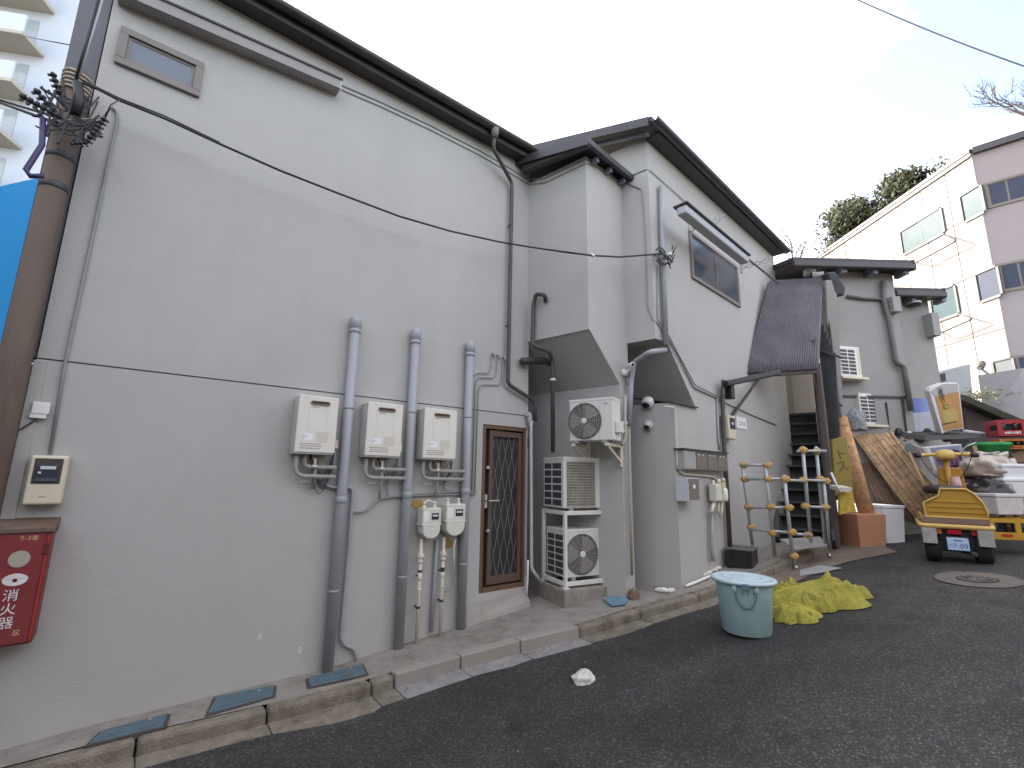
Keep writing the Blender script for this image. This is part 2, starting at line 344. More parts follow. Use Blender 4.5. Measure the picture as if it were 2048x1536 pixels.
# roof slab, soffit, fascia, gutter
ov = .2; rs = math.tan(R(19)); F = F1
def roof_slab(F, s0, s1, z0, ov, depth, slope, th):
    q = lambda s: [F.p(s, z0, ov), F.p(s, z0+(depth+ov)*slope, -depth), F.p(s, z0+(depth+ov)*slope+th, -depth), F.p(s, z0+th, ov)]
    return MB().hexa(q(s0), q(s1))
roof1 = roof_slab(F1, XL-.1, XR+.12, EZ+.10, ov-.03, 4.3, rs, .07).build('roof', DARKROOF, h1)
MB().fbox(F1, XL-.1, XR+.1, EZ, EZ+.02, .002, ov-.03).build('soffit', DARK, roof1)
MB().fbox(F1, XL-.1, XR+.1, EZ-.02, EZ+.10, ov-.03, ov-.01).build('fascia', DARK, roof1)
def gutter(F, s0, s1, z, d, r=.06, drop=0):
    mb = MB(); nn = 8
    for (s, zz) in ((s0, z), (s1, z-drop)):
        for k in range(nn+1):
            a = math.pi*k/nn; mb.v.append(F.p(s, zz-r*math.sin(a), d-r*math.cos(a)))
        for k in range(nn, -1, -1):
            a = math.pi*k/nn; mb.v.append(F.p(s, zz-(r-.006)*math.sin(a), d-(r-.006)*math.cos(a)))
    m_ = 2*(nn+1)
    for k in range(m_): mb.f.append([k, (k+1) % m_, m_+(k+1) % m_, m_+k]); mb.sm.append(True)
    return mb
gutter(F1, XL-.1, XR-.02, EZ+.10, ov+.052).build('gutter', DARK, roof1)
# tile edge row peeking above the gutter
tb = MB()
for i in range(18):
    s = XL-.05+i*.265
    tb.tube([F1.p(s, EZ+.185, ov-.02), F1.p(s, EZ+.185+rs*.5, ov-.52)], .035, 8)
tb.build('roof_tile_ends', DARKROOF, roof1)
# upper window
def window(F, tl, br, parent, d=.05, panes=1, fw=.045, fm=None, gm=None, name='window', proud=.035):
    if len(tl) == 4:      # (left x, top y, right x, top y), (right x, bottom y, left x, bottom y)
        c_ = [F.hit(tl[0], tl[1], d*.6), F.hit(tl[2], tl[3], d*.6), F.hit(br[0], br[1], d*.6), F.hit(br[2], br[3], d*.6)]
        s0, s1, z1, z0 = (c_[0][0]+c_[3][0])/2, (c_[1][0]+c_[2][0])/2, (c_[0][1]+c_[1][1])/2, (c_[2][1]+c_[3][1])/2
    else: s0, z1 = F.hit(*tl, d*.6); s1, z0 = F.hit(*br, d*.6)
    wr = MB(); fm = fm or BROWN; gm = gm or glass_mat('window_glass', (.10, .12, .15))
    for (a, b_, c, e) in ((s0, s1, z1-fw, z1), (s0, s1, z0, z0+fw), (s0, s0+fw, z0+fw, z1-fw), (s1-fw, s1, z0+fw, z1-fw)): wr.fbox(F, a, b_, c, e, .001, proud)
    w_ = wr.build(name, fm, parent, .004)
    step = (s1-s0-2*fw)/panes
    for i in range(panes):
        a = s0+fw+i*step; dd = .012+.008*(i % 2); k = .022
        fr = MB()
        for (p, q, c, e) in ((a, a+step, z1-fw-k, z1-fw), (a, a+step, z0+fw, z0+fw+k), (a, a+k, z0+fw+k, z1-fw-k), (a+step-k, a+step, z0+fw+k, z1-fw-k)): fr.fbox(F, p, q, c, e, .002, dd)
        fr.build('sash', fm, w_)
        MB().fbox(F, a+k, a+step-k, z0+fw+k, z1-fw-k, .002, dd-.006).build('pane', gm, w_)
    return w_
window(F1, (243, 55, 411, 123), (398, 189, 226, 126), h1, fm=M('bronze_frame', (.20, .175, .155), .5, .1), fw=.06, gm=glass_mat('dusk_glass', (.13, .16, .20)))
# long light hood under the eave
s1h = F1.hit(671, 196)[0]
hz = lambda s: 5.675+.085*s
q = lambda s, dz: [F1.p(s, hz(s)+dz, .001), F1.p(s, hz(s)+dz-.01, .15), F1.p(s, hz(s)+.1+dz, .15), F1.p(s, hz(s)+.12+dz, .001)]
hood = MB().hexa(q(XL+.03, .03), q(s1h, .03)).build('hood', M('taupe_hood', (.27, .255, .245), .6, .08), h1)
q2 = lambda s: [F1.p(s, hz(s)+.132, .001), F1.p(s, hz(s)+.122, .165), F1.p(s, hz(s)+.14, .165), F1.p(s, hz(s)+.155, .001)]
MB().hexa(q2(XL+.03), q2(s1h+.015)).build('hood_cap', DARK, hood)
MB().fbox(F1, s1h, s1h+.006, hz(s1h)+.03, hz(s1h)+.13, .001, .15).build('end_cap', WHITEP, hood)
# door
fr = MB(); jw = .055
fr.fbox(F1, DX0, DX0+jw, DZ0, DZ1, -.12, -.01).fbox(F1, DX1-jw*.6, DX1, DZ0, DZ1, -.12, -.01).fbox(F1, DX0+jw, DX1-jw*.6, DZ1-.05, DZ1, -.12, -.01).fbox(F1, DX0+jw, DX1-jw*.6, DZ0, DZ0+.05, -.14, .0)
WOOD = M('door_brown', (.13, .075, .038), .5, .25, 4, stretch=(6, 6, .6), grime=.3, gs=2, gc=(.05, .03, .02))
door = fr.build('door_frame', WOOD, h1, .004)
la, lb, lz0, lz1 = DX0+.13, DX1-.045, DZ0+.07, DZ1-.07
lf = MB(); e = .055
lf.fbox(F1, la, la+e, lz0, lz1, -.075, -.03).fbox(F1, lb-e, lb, lz0, lz1, -.075, -.03).fbox(F1, la+e, lb-e, lz1-.07, lz1, -.075, -.03).fbox(F1, la+e, lb-e, lz0, lz0+.09, -.075, -.03)
leaf = lf.build('door_leaf', M('door_leaf_brown', (.10, .066, .045), .5, .2, 4, stretch=(6, 6, .6)), door, .004)
MB().fbox(F1, DX0+jw, la, DZ0+.05, DZ1-.05, -.12, -.08).build('side_board', M('door_dark', (.055, .03, .016), .6, .3, 5, stretch=(6, 6, .6)), door)
MB().fbox(F1, la+e, lb-e, lz0+.09, lz1-.07, -.10, -.07).build('door_panel', M('interior_shade', (.022, .024, .026), .5, .3, 3), leaf)  # near-black panel paints the unlit interior behind the lattice
g0, g1, gz0, gz1 = la+e, lb-e, lz0+.09, lz1-.07
W_, H_ = g1-g0, gz1-gz0; pitch, rise = .105, 4.6
BARM = M('lattice_bar', (.26, .235, .205), .45, .15)
for sgn in (1, -1):
    k = -int(rise*W_/ (pitch*rise))-14
    for i in range(-30, 30):
        x0 = i*pitch
        # line x = x0 + sgn*t/rise...
        pts = []
        for t in (0, H_):
            pts.append((x0+sgn*t/rise*1.0, t))
        (xa, ta), (xb, tb_) = pts
        # clip to 0..W_
        def cl(xa, ta, xb, tb_):
            if xa == xb: return None
            u0, u1 = 0., 1.
            for bound, sg in ((0, 1), (W_, -1)):
                fa, fb = sg*(xa-bound), sg*(xb-bound)
                if fa < 0 and fb < 0: return None
                if fa < 0: u0 = max(u0, fa/(fa-fb))
                if fb < 0: u1 = min(u1, fa/(fa-fb))
            return None if u1-u0 < .02 else (xa+(xb-xa)*u0, ta+(tb_-ta)*u0, xa+(xb-xa)*u1, ta+(tb_-ta)*u1)
        c = cl(xa, ta, xb, tb_)
        if c: MB().bar(F1.p(g0+c[0], gz0+c[1], -.058+.004*sgn), F1.p(g0+c[2], gz0+c[3], -.058+.004*sgn), .006, .004).build('lattice_bar', BARM, leaf)
sh, zh = F1.hit(972, 1001, -.02)
hb = MB(); hb.fbox(F1, sh-.02, sh+.02, zh-.09, zh+.07, -.029, -.02); hb.bar(F1.p(sh, zh, -.02), F1.p(sh, zh, .045), .018); hb.bar(F1.p(sh-.008, zh, .045), F1.p(sh+.15, zh, .045), .02, .016)
hb.build('door_handle', M('worn_steel', (.5, .48, .45), .35, .2, metal=.8), door, .003)
for py in (935, 1062):
    s_, z_ = F1.hit(974, py, -.02); MB().fbox(F1, s_-.02, s_+.025, z_-.018, z_+.018, -.03, .005).build('lock', M('worn_steel'), door, .006)
for py in (885, 1110):
    s_, z_ = F1.hit(1054, py, -.02); MB().fbox(F1, s_-.012, s_+.012, z_-.07, z_+.07, -.03, .0).build('hinge', BROWN, door, .003)
# mortar step under the door
mb = MB(); a, b2 = DX0-.2, XR-.02
mb.hexa([F1.p(a, -.3, 0.001), F1.p(b2, -.3, .001), F1.p(b2, DZ0-.03, .001), F1.p(a, DZ0-.1, .001)], [F1.p(a, -.3, .22), F1.p(b2, -.3, .30), F1.p(b2, DZ0-.14, .10), F1.p(a, DZ0-.28, .06)])
mb.build('door_step', M('mortar', (.33, .315, .28), .9, .15, 6, .4, 60, grime=.5, gs=2.5, gc=(.13, .115, .08)), h1, .02)

# ---------------------------------------------------------------- house two (with overhanging bays)
J = F1.p(F1.hit(1058, 370)[0], 0)
FLA = Frame((J.x, J.y), 168.3); A = FLA.p(FLA.hit(1173, 400)[0], 0)
FA = Frame((A.x, A.y), 85); sE = FA.hit(1247, 500)[0]; EE = FA.p(sE, 0)
FLB = Frame((EE.x, EE.y), 168.3); sB = FLB.hit(1303, 500)[0]; B = FLB.p(sB, 0)
F2 = Frame((B.x, B.y), 85)
BACK = az(348.3)
h2 = thing('bay_house', 'grey house in the middle with two overhanging bays and a dark framed sliding window', 'house', (B.x+2, B.y+1, 0))
saA, zaA = FA.hit(1240, 769); topA = 5.95
bay = MB().prism([FA.p(0, topA), FA.p(0, 3.55), FA.p(.02, 3.55), FA.p(saA, zaA), FA.p(saA, -.2), FA.p(sE+.02, -.2), FA.p(sE+.02, topA)], BACK*2.2)
bay.build('near_bay', WALL2, h2)
FLL = Frame(FA.p(saA, 0)[:2], 168.3)
s_1, z_1 = F2.hit(1335, 690); s_2, z_2 = F2.hit(1390, 812); s_3, z_3 = F2.hit(1347, 804); s_4 = F2.hit(1361, 1170)[0]; s_3 = (s_3+s_4)/2
SR = F2.hit(1560, 650)[0]; topB = 6.5
MB().prism([F2.p(0, topB), F2.p(0, 3.54), F2.p(s_1, 3.54), F2.p(s_2, z_2), F2.p(s_3, z_2-.02), F2.p(s_3, -.2), F2.p(SR, -.2), F2.p(SR, topB)], BACK*6).build('main_wall', WALL2, h2)
MB().fbox(F1, XR-.02, XR+1.6, -.3, 4, -1.2, -1.0).build('recess_wall', WALL2, h2)
# sloped flashing on the closet
mb = MB(); t0 = V((0, 0, .02))
c0, c1 = F2.p(s_3-.02, z_2-.035, .04), F2.p(s_2+.02, z_2-.035, .04)
up_ = BACK*.56+V((0, 0, .10))
mb.hexa([c0, c1, c1+up_, c0+up_], [c0+t0, c1+t0, c1+up_+t0, c0+up_+t0]); mb.build('flashing', DARK, h2)
# roof over the main part
g = F2
P0 = g.p(-.25, 6.5, .27)
Fv = Frame((P0.x, P0.y), 168.3); sv, zv = Fv.hit(1062, 300); slope2 = max(.12, (zv-6.45)/abs(sv))
Ln = 7.0
def slab2(F, s0, s1, z0, d, depth, slope, th, back=BACK):
    a, b = F.p(s0, z0, d), F.p(s1, z0, d); u = back*depth+V((0, 0, depth*slope)); t = V((0, 0, th))
    return MB().hexa([a, b, b+u, a+u], [a+t, b+t, b+u+t, a+u+t])
roof2 = slab2(F2, -.27, SR+.1, 6.46, .24, 6.5, slope2, .07).build('roof', DARKROOF, h2)
gutter(F2, -.26, SR+.06, 6.50, .27, .055).build('gutter', DARK, roof2)
MB().fbox(F2, -.02, SR, 6.44, 6.455, .002, .2).build('soffit', DARK, roof2)
vb = slab2(F2, -.30, -.275, 6.40, .2, 3.2, slope2, .13).build('verge_board', DARK, roof2)
vb2 = slab2(F2, -.16, -.1, 6.40, .1, 1.4, slope2, .06).build('purlin', M('blue_grey_paint', (.2, .22, .26), .6, .1), roof2)
# little roof on the near bay
roofA = slab2(FA, -.22, sE+.3, topA+.02, .14, 1.4, .2, .05, BACK).build('bay_roof', DARKROOF, h2)
slab2(FA, -.235, -.215, topA-.06, .2, 1.3, .2, .12).build('bay_verge', DARK, roofA)
for k in (.12, .42, .75):
    q = FA.p(k, topA-.04, .11); MB().bar(q, q-FA.n*.25, .05, .07).build('rafter_end', M('blue_grey_paint'), roofA)
mb = MB(); ga, gb = FLA.p(.02, 6.07, .17), FLA.p(FLA.hit(1180, 300)[0]+.1, 5.98, .17)
mb.bar(ga, gb, .1, .13); mb.build('bay_gutter', DARK, roofA, .02)
mb = MB().bar(FA.p(-.2, topA+.03, .16), FA.p(sE+.3, topA+.0, .16), .07, .09); mb.build('bay_front_gutter', DARK, roofA, .02)
# sliding window
window(F2, (1381, 465, 1477, 530), (1480, 612, 1385, 557), h2, d=.05, panes=2, fw=.05, fm=M('bronze_frame'), gm=glass_mat('slate_glass', (.07, .085, .10), .12))
MATS['slate_glass'].node_tree.nodes['Principled BSDF'].inputs['Specular IOR Level'].default_value = .22

# ---------------------------------------------------------------- house three (behind the stairs)
q0 = at_depth(1720, 700, 9.3)
F3 = Frame((q0.x, q0.y), 127)
q1 = F3.hit(1664, 700)[0]; q2s = F3.hit(1792, 600)[0]; z3 = F3.hit(1720, 545)[1]
q3 = F3.hit(1866, 650)[0]; z4 = F3.hit(1830, 597)[1]
h3 = thing('rear_house', 'grey house with stepped dark eaves behind the stair and beer sign', 'house', F3.p(0, .5, -2))
bk = az(40)*5
MB().prism([F3.p(q1, 0), F3.p(q2s, 0), F3.p(q2s, z3), F3.p(q1, z3)], bk).build('wall', M('cool_stucco', (.30, .292, .278), .85, .06, 2, .3, 60), h3)
F3b = Frame(F3.p(0, 0, -.35)[:2], 127)
q3b = F3b.hit(1868, 680)[0]; q2b = F3b.hit(1785, 650)[0]; z4b = F3b.hit(1830, 598)[1]
MB().prism([F3b.p(q2b, 0), F3b.p(q3b, 0), F3b.p(q3b, z4b), F3b.p(q2b, z4b)], bk*.8).build('wing_wall', M('cool_stucco'), h3)
def eave3(F, s0, s1, z, d=.35, th=.16):
    r_ = MB(); a, b = F.p(s0, z, d), F.p(s1, z, d); u = az(40)*5+V((0, 0, 1.2)); t = V((0, 0, .09))
    r_.hexa([a, b, b+u, a+u], [a+t, b+t, b+u+t, a+u+t]); o = r_.build('roof', DARKROOF, h3)
    MB().fbox(F, s0, s1, z-.10, z+.015, d-.06, d+.03).build('eave_gutter', DARK, o, .02)
    MB().fbox(F, s0, s1-.05, z-.02, z-.002, .002, d-.07).build('soffit', DARK, o)
    MB().prism([F.p(s1-.06, z-.12, d), F.p(s1, z-.12, d), F.p(s1, z+.1, d), F.p(s1-.06, z+.1, d)], az(40)*2.5+V((0, 0, .6))).build('verge_board', DARK, o)
    k = s0+.4
    while k < s1: MB().fbox(F, k, k+.09, z-.16, z-.025, .01, d-.08).build('rafter_end', M('blue_grey_paint'), o); k += .62
    return o
eave3(F3, F3.hit(1566, 540)[0], q2s+.18, z3+.03)
F4 = Frame(F3.p(0, 0, -1.5)[:2], 127)
MB().fbox(F4, F4.hit(1500, 700)[0], F4.hit(1700, 700)[0], 0, z3+.5, -.3, 0).build('stair_back_wall', M('cool_stucco'), h3)
eave3(F3b, q2b-.1, q3b+.12, z4b+.03, .3)
sa, za = F3.hit(1690, 780); sb_, zb_ = F3.hit(1772, 772)
MB().fbox(F3, F3.hit(1685, 795)[0], q2s-.05, F3.hit(1720, 793)[1]-.02, F3.hit(1720, 793)[1]+.02, .001, .03).build('belt_course', DARK, h3)
MB().fbox(F3b, F3b.hit(1815, 800)[0], F3b.hit(1862, 800)[0], F3b.hit(1840, 838)[1], F3b.hit(1840, 797)[1], .001, .02).build('shop_window', glass_mat('blue_glass', (.09, .13, .38)), h3)
for (x0, x1, y0, y1) in ((1784, 1800, 592, 622), (1862, 1876, 625, 670)):
    FF = F3 if x0 < 1800 else F3b
    MB().fbox(FF, FF.hit(x0, y0, .2)[0], FF.hit(x1, y0, .2)[0], FF.hit(x0, y1, .2)[1], FF.hit(x0, y0, .2)[1], .001, .2).build('eave_box', M('cool_stucco'), h3)
# ---------------------------------------------------------------- house across the lane (its windows face the grey wall)
FO = Frame((0, -5.5), 90)
hO = thing('opposite_house', 'plain dark brown house across the lane from the grey wall', 'house', (2, -7, 0))
MB().prism([V((-22, -5.5, -1)), V((13, -5.5, -1)), V((13, -5.5, 5.6)), V((-22, -5.5, 5.6))], (0, -4, 0)).build('wall', M('brown_render', (.2, .17, .145), .85, .06, 2, .3, 50), hO)
MB().hexa([V((-22.3, -5.2, 5.5)), V((13.3, -5.2, 5.5)), V((13.3, -9.8, 6.8)), V((-22.3, -9.8, 6.8))], [V((-22.3, -5.2, 5.65)), V((13.3, -5.2, 5.65)), V((13.3, -9.8, 6.95)), V((-22.3, -9.8, 6.95))]).build('roof', DARKROOF, hO)
for i in range(9):
    for z in (1.0, 3.4):
        x = -18+i*3.3
        wn = MB().prism([V((x, -5.497, z)), V((x+1.6, -5.497, z)), V((x+1.6, -5.497, z+1.2)), V((x, -5.497, z+1.2))], (0, .05, 0)).build('window', M('bronze_frame'), hO)
        MB().prism([V((x+.06, -5.44, z+.06)), V((x+1.54, -5.44, z+.06)), V((x+1.54, -5.44, z+1.14)), V((x+.06, -5.44, z+1.14))], (0, .006, 0)).build('pane', glass_mat('slate_glass', (.085, .105, .125)), wn)

def plain_house(lab, x0, x1, y0, y1, h, c, face):  # out-of-view houses, added to block sky light from the left
    t = thing('sky_block_house', lab, 'house', ((x0+x1)/2, (y0+y1)/2, -.5))
    wm = M('render_%s' % face, c, .85, .06, 2, .3, 50)
    MB().prism([V((x0, y0, -1)), V((x1, y0, -1)), V((x1, y1, -1)), V((x0, y1, -1))], (0, 0, h+1)).build('wall', wm, t)
    MB().prism([V((x0-.3, y0-.3, h)), V((x1+.3, y0-.3, h)), V((x1+.3, y1+.3, h)), V((x0-.3, y1+.3, h))], (0, 0, .18)).build('roof', DARKROOF, t)
    for z in (1.0, 3.9):
        for k in range(3):
            if face == 'south': p, u, n_ = V((x0+.8+k*(x1-x0-1)/3, y0-.003, z)), V((1, 0, 0)), V((0, -1, 0))
            else: p, u, n_ = V((x1+.003, y0+.8+k*(y1-y0-1)/3, z)), V((0, 1, 0)), V((1, 0, 0))
            w_ = MB().prism([p, p+u*1.2, p+u*1.2+V((0, 0, 1.1)), p+V((0, 0, 1.1))], n_*.05).build('window', M('bronze_frame'), t)
            q = p+n_*.051+u*.06+V((0, 0, .06)); MB().prism([q, q+u*1.08, q+u*1.08+V((0, 0, .98)), q+V((0, 0, .98))], n_*.005).build('pane', glass_mat('slate_glass', (.085, .105, .125)), w_)
plain_house('unseen brown house added left of the blue hoarding to cut sky light', -12.5, -4.6, 6, 11.5, 7.2, (.22, .18, .15), 'south')
plain_house('unseen grey house added across the left end of the lane to cut sky light', -18, -10.5, -5, 4.8, 7.5, (.25, .25, .26), 'east')
# ---------------------------------------------------------------- things on the left wall
def fpipe(F, pts, r, d, n=10, bend=.06): return MB().pipe([F.pt(x, y, d) for x, y in pts], r, n, bend)
def vpipe(F, x, y0, y1, d, r, n=14):
    """vertical pipe from picture row y0 (bottom) to y1 (top), column x at the bottom"""
    s, z0 = F.hit(x, y0, d); P = F.p(s, z0, d)
    lo, hi = z0, 8.
    for i in range(40):
        m_ = (lo+hi)/2
        if proj(F.p(s, m_, d))[1] > y1: lo = m_
        else: hi = m_
    return s, z0, lo
def clamp_ring(F, s, z, d, r, mat, parent):
    mb = MB(); mb.lathe(F.p(s, z-.012, d), [(r+.0018, 0), (r+.0018, .024)], 14); mb.bar(F.p(s, z, d), F.p(s, z, 0.001), .018, .014); return mb.build('clip', mat, parent)

for i, (xb, yb, yt, lab) in enumerate(((655, 1337, 640, 'tall grey vent pipe right of the first water heater, leftmost of three'), (797, 1292, 664, 'tall grey vent pipe between the second and third water heater'), (922, 1250, 690, 'tall grey vent pipe right of the third water heater, beside the door'))):
    r = .049; d = .062
    s, z0, z1 = vpipe(F1, xb, yb, yt, d, r)
    t = thing('vent_pipe', lab, 'pipe', F1.p(s, z0, d), 'grey vent pipes on the left wall')
    MB().tube([F1.p(s, z0-.03, d), F1.p(s, z1-.02, d)], r, 18).build('pipe', GREYPIPE, t)
    cp = MB().lathe(F1.p(s, z1-.14, d), [(r+.002, 0), (r+.009, .004), (r+.009, .03), (r+.003, .034), (r+.003, .05), (r+.009, .054), (r+.01, .12), (r+.006, .15), (r*.75, .175), (r*.3, .185), (.004, .187)], 18)
    cp.build('cap', GREYPIPE, t)
    zj = z0+(z1-z0)*.44
    MB().lathe(F1.p(s, zj, d), [(r+.001, 0), (r+.006, .004), (r+.006, .06), (r+.001, .064)], 18).build('joint', GREYPIPE, t)
    for k in (.2, .72):
        clamp_ring(F1, s, z0+(z1-z0)*k, d, r, M('grey_clip', (.30, .31, .325), .6), t)

# water heaters
CREAM = M('heater_cream', (.68, .655, .58), .42, .05, 3, grime=.16, gs=2.5, gc=(.4, .36, .27))
SLOT = M('heater_slot', (.05, .038, .028), .7)
HT = ((598, 790, 679, 795, 669, 909, 590, 902, 'largest looking cream water heater on the wall, leftmost of three'), (737, 803, 807, 810, 801, 916, 730, 908, 'cream water heater in the middle of the row of three'), (852, 815, 915, 822, 911, 921, 844, 913, 'cream water heater nearest the brown lattice door'))
for i, (x0, y0, x1, y1, x2, y2, x3, y3, lab) in enumerate(HT):
    d = .20
    a, b, c, e = F1.hit(x0, y0, d), F1.hit(x1, y1, d), F1.hit(x2, y2, d), F1.hit(x3, y3, d)
    s0, s1 = (a[0]+e[0])/2, (b[0]+c[0])/2; z1, z0 = (a[1]+b[1])/2, (c[1]+e[1])/2
    t = thing('water_heater', lab, 'water heater', F1.p((s0+s1)/2, z0, 0), 'water heaters on the left wall')
    w_, h_ = s1-s0, z1-z0
    MB().fbox(F1, s0+.006, s1-.006, z0+.004, z1-.004, .012, d-.02).build('body', M('heater_side', (.50, .49, .45), .45, .06), t, .006)
    fc = MB().fbox(F1, s0, s1, z0, z1, d-.02, d).build('front_cover', CREAM, t, .008, 3)
    # embossed side ribs of the cover
    for k in (.26, .74): MB().fbox(F1, s0+w_*k-.003, s0+w_*k+.003, z0+h_*.36, z0+h_*.80, d-.001, d+.0025).build('cover_rib', CREAM, fc)
    # exhaust slot
    sl_ = MB(); cs, cz = s0+w_*.53, z0+h_*.875; hw, hh = w_*.235, h_*.032
    pts = []
    for k in range(20):
        an = 2*math.pi*k/20; pts.append(F1.p(cs+math.copysign(hw-hh, math.cos(an))+hh*math.cos(an), cz+hh*math.sin(an), d+.001))
    sl_.prism(pts, F1.n*.004); ex = sl_.build('exhaust_slot', SLOT, t)
    rim = MB().tube([p+F1.n*.004 for p in pts]+[pts[0]+F1.n*.004], .0055, 6, cap=False).build('slot_rim', M('burnt_steel', (.33, .25, .18), .4, .3, metal=.6), ex)
    # print: rating stickers
    MB().fbox(F1, s0+w_*.10, s0+w_*.42, z0+h_*.215, z0+h_*.33, d+.0005, d+.0015).build('sticker', M('white_sticker', (.78, .78, .76), .5, .05), fc)
    MB().fbox(F1, s0+w_*.50, s0+w_*.80, z0+h_*.19, z0+h_*.37, d+.0005, d+.0015).build('sticker', M('tan_sticker', (.58, .545, .46), .5, .12, 30), fc)
    for k in range(4):
        MB().fbox(F1, s0+w_*.12, s0+w_*(.2+.05*(k % 3)), z0+h_*(.235+.022*k), z0+h_*(.242+.022*k), d+.0016, d+.002).build('print_line', M('print_grey', (.25, .27, .32), .6), fc)
    MB().fbox(F1, s0+w_*.32, s0+w_*.5, z0+h_*.795, z0+h_*.806, d+.0005, d+.0012).build('maker_print', M('print_grey'), fc)
    # air holes
    hb = MB()
    for r_ in range(3):
        for k in range(11):
            x = s0+w_*(.12+.048*k+(.024 if r_ % 2 else 0)); z = z0+h_*(.075+.038*r_); hb.fbox(F1, x-w_*.011, x+w_*.011, z-h_*.009, z+h_*.009, d+.0002, d+.0012)
    hb.build('air_holes', SLOT, fc)
    # screws
    for k in (.17, .85): MB().lathe(F1.p(s0+w_*k, z1-h_*.03, d), [(.006, 0), (.005, .004)], 8, F1.n).build('screw', M('worn_steel'), fc)
    # bottom plate and pipework
    MB().fbox(F1, s0+.01, s1-.01, z0-.012, z0+.006, .015, d-.012).build('base_plate', M('heater_side'), t)
    sv = [F1.hit(669, 960, .07), F1.hit(812, 960, .07), F1.hit(932, 960, .07)][i][0]
    LAG = M('pipe_lagging', (.36, .35, .31), .7, .12, 12, .3, 60, grime=.3, gs=4)
    MB().pipe([F1.p(s0+w_*.14, z0-.005, .12), F1.p(s0+w_*.14, z0-h_*.40, .10), F1.p(sv, z0-h_*.40-.005, .08)], .019, 10, .09, 6).build('hot_pipe', LAG, t)
    MB().pipe([F1.p(s0+w_*.34, z0-.005, .11), F1.p(s0+w_*.34, z0-h_*.24, .095), F1.p(sv, z0-h_*.245, .08)], .02, 10, .07, 5).build('cold_pipe', LAG, t)
    vl = MB(); q = F1.p(s0+w_*.60, z0-h_*.235, .10); vl.lathe(q-F1.s*.03, [(.016, 0), (.022, .01), (.022, .05), (.016, .06)], 10, F1.s); vl.bar(q, q+V((0, 0, .075)), .018); vl.bar(q+V((0, 0, .075))-F1.s*.02, q+V((0, 0, .075))+F1.s*.02, .012)
    vl.build('valve', M('brass_grey', (.6, .57, .5), .35, .15, metal=.7), t)
    MB().pipe([F1.p(s0+w_*.62, z0, .10), F1.p(s0+w_*.64, z0-h_*.4, .08), F1.p(s0+w_*.66, z0-h_*(.78 if i else .62), .04)], .014, 8).build('gas_pipe', LAG, t)
    # junction box on the right with tangle of wires
    bx0 = s1+.012
    MB().fbox(F1, bx0, bx0+.055, z0+h_*.10, z0+h_*.26, .002, .08).build('junction_box', M('dusty_pink_box', (.52, .47, .43), .6, .08) if i == 0 else WHITEP, t, .005)
    for k in range(2): MB().tube([F1.p(bx0+.02+.02*k, z0+h_*.10, .05), F1.p(bx0+.015+.02*k, z0-h_*.35, .05)], .006, 6).build('conduit', M('grey_clip'), t)
    rnd = random.Random(i+3); wb = MB()
    for k in range(4 if i else 7):
        p0 = F1.p(s0+w_*rnd.uniform(.45, .7), z0-.01, .09); p1 = F1.p(bx0+.03, z0+h_*rnd.uniform(-.2, .1), .06); wb.tube(catenary(p0, p1, h_*rnd.uniform(.15, .5) if i else h_*rnd.uniform(.35, .75), 12), .0035, 5)
    wb.build('wires', BLACK, t)
    MB().fbox(F1, s0+w_*.35, s0+w_*.6, z0-h_*.52, z0-h_*.48, .001, .004).build('dymo_label', M('pale_label', (.66, .68, .68), .4), t)
# conduit tree between heaters and door
COND = M('grey_conduit', (.26, .265, .255), .55, .12, 8)
def cond(pts, r, lab, d=.03, mat=None, F=None, bend=.05, cat='conduit', name='conduit', grp=None):
    return single(fpipe(F or F1, pts, r, d, 8, bend).build(name, mat or COND), lab, cat, grp)
cond([(640, 962), (660, 975), (706, 975), (697, 1100), (681, 1275), (690, 1292), (711, 1298), (713, 1326)], .016, 'grey drain conduit beside the leftmost vent pipe, kinked at its foot', mat=GREYPIPE)
cond([(702, 1026), (733, 1022), (757, 998), (800, 990), (944, 982)], .010, 'thin grey conduit stepping up from the left vent pipe to the door')
cond([(775, 960), (775, 994), (870, 990), (951, 988)], .008, 'thin conduit dropping under the middle heater and running to the door')
cond([(888, 955), (888, 980), (930, 984), (952, 984)], .008, 'thin conduit dropping under the heater by the door')
for i, (x, y, yy, xx, lab) in enumerate(((984, 712, 747, 946, 'top'), (995, 715, 756, 951, 'middle'), (1006, 719, 770, 957, 'lowest'))):
    t = thing('cable_entry', {'top': 'left one of three small cable elbows above the door', 'middle': 'middle one of three small cable elbows above the door', 'lowest': 'right one of three small cable elbows above the door'}[lab], 'conduit', F1.pt(x, y, .03), 'cable elbows above the door')
    fpipe(F1, [(x, y), (x-2, yy-8), (x-8, yy), (xx+6, yy-1), (xx, yy+10), (xx-8, 985)], .0075, .022, 8, .05).build('tube', COND, t)
    q = F1.pt(x, y-4, 0); MB().tube(rounded([q+F1.n*.002, q+F1.n*.045, q+F1.n*.045-V((0, 0, .05))], .03), .016, 8).build('elbow', M('grey_clip'), t)
# cable along under the eave and bay
for k, (dy, lab) in enumerate(((0, 'upper of two thin cables clipped below the eave'), (9, 'lower of two thin cables clipped below the eave'))):
    pts = [F1.pt(683, 170+dy, .012), F1.pt(760, 203+dy, .012), F1.pt(860, 250+dy, .012), F1.pt(960, 301+dy, .012), F1.pt(1010, 330+dy, .012), F1.p(J.x-.015, F1.hit(1056, 360+dy)[1], .012)]
    pts += [FLA.pt(1090, 356+dy, .012), FLA.pt(1170, 318+dy, .012), FA.pt(1180, 319+dy, .02), FA.pt(1205, 328+dy, .02), FA.pt(1240, 355+dy, .02)]
    single(MB().tube(pts, .006, 6).build('eave_cable', COND), lab, 'cable')
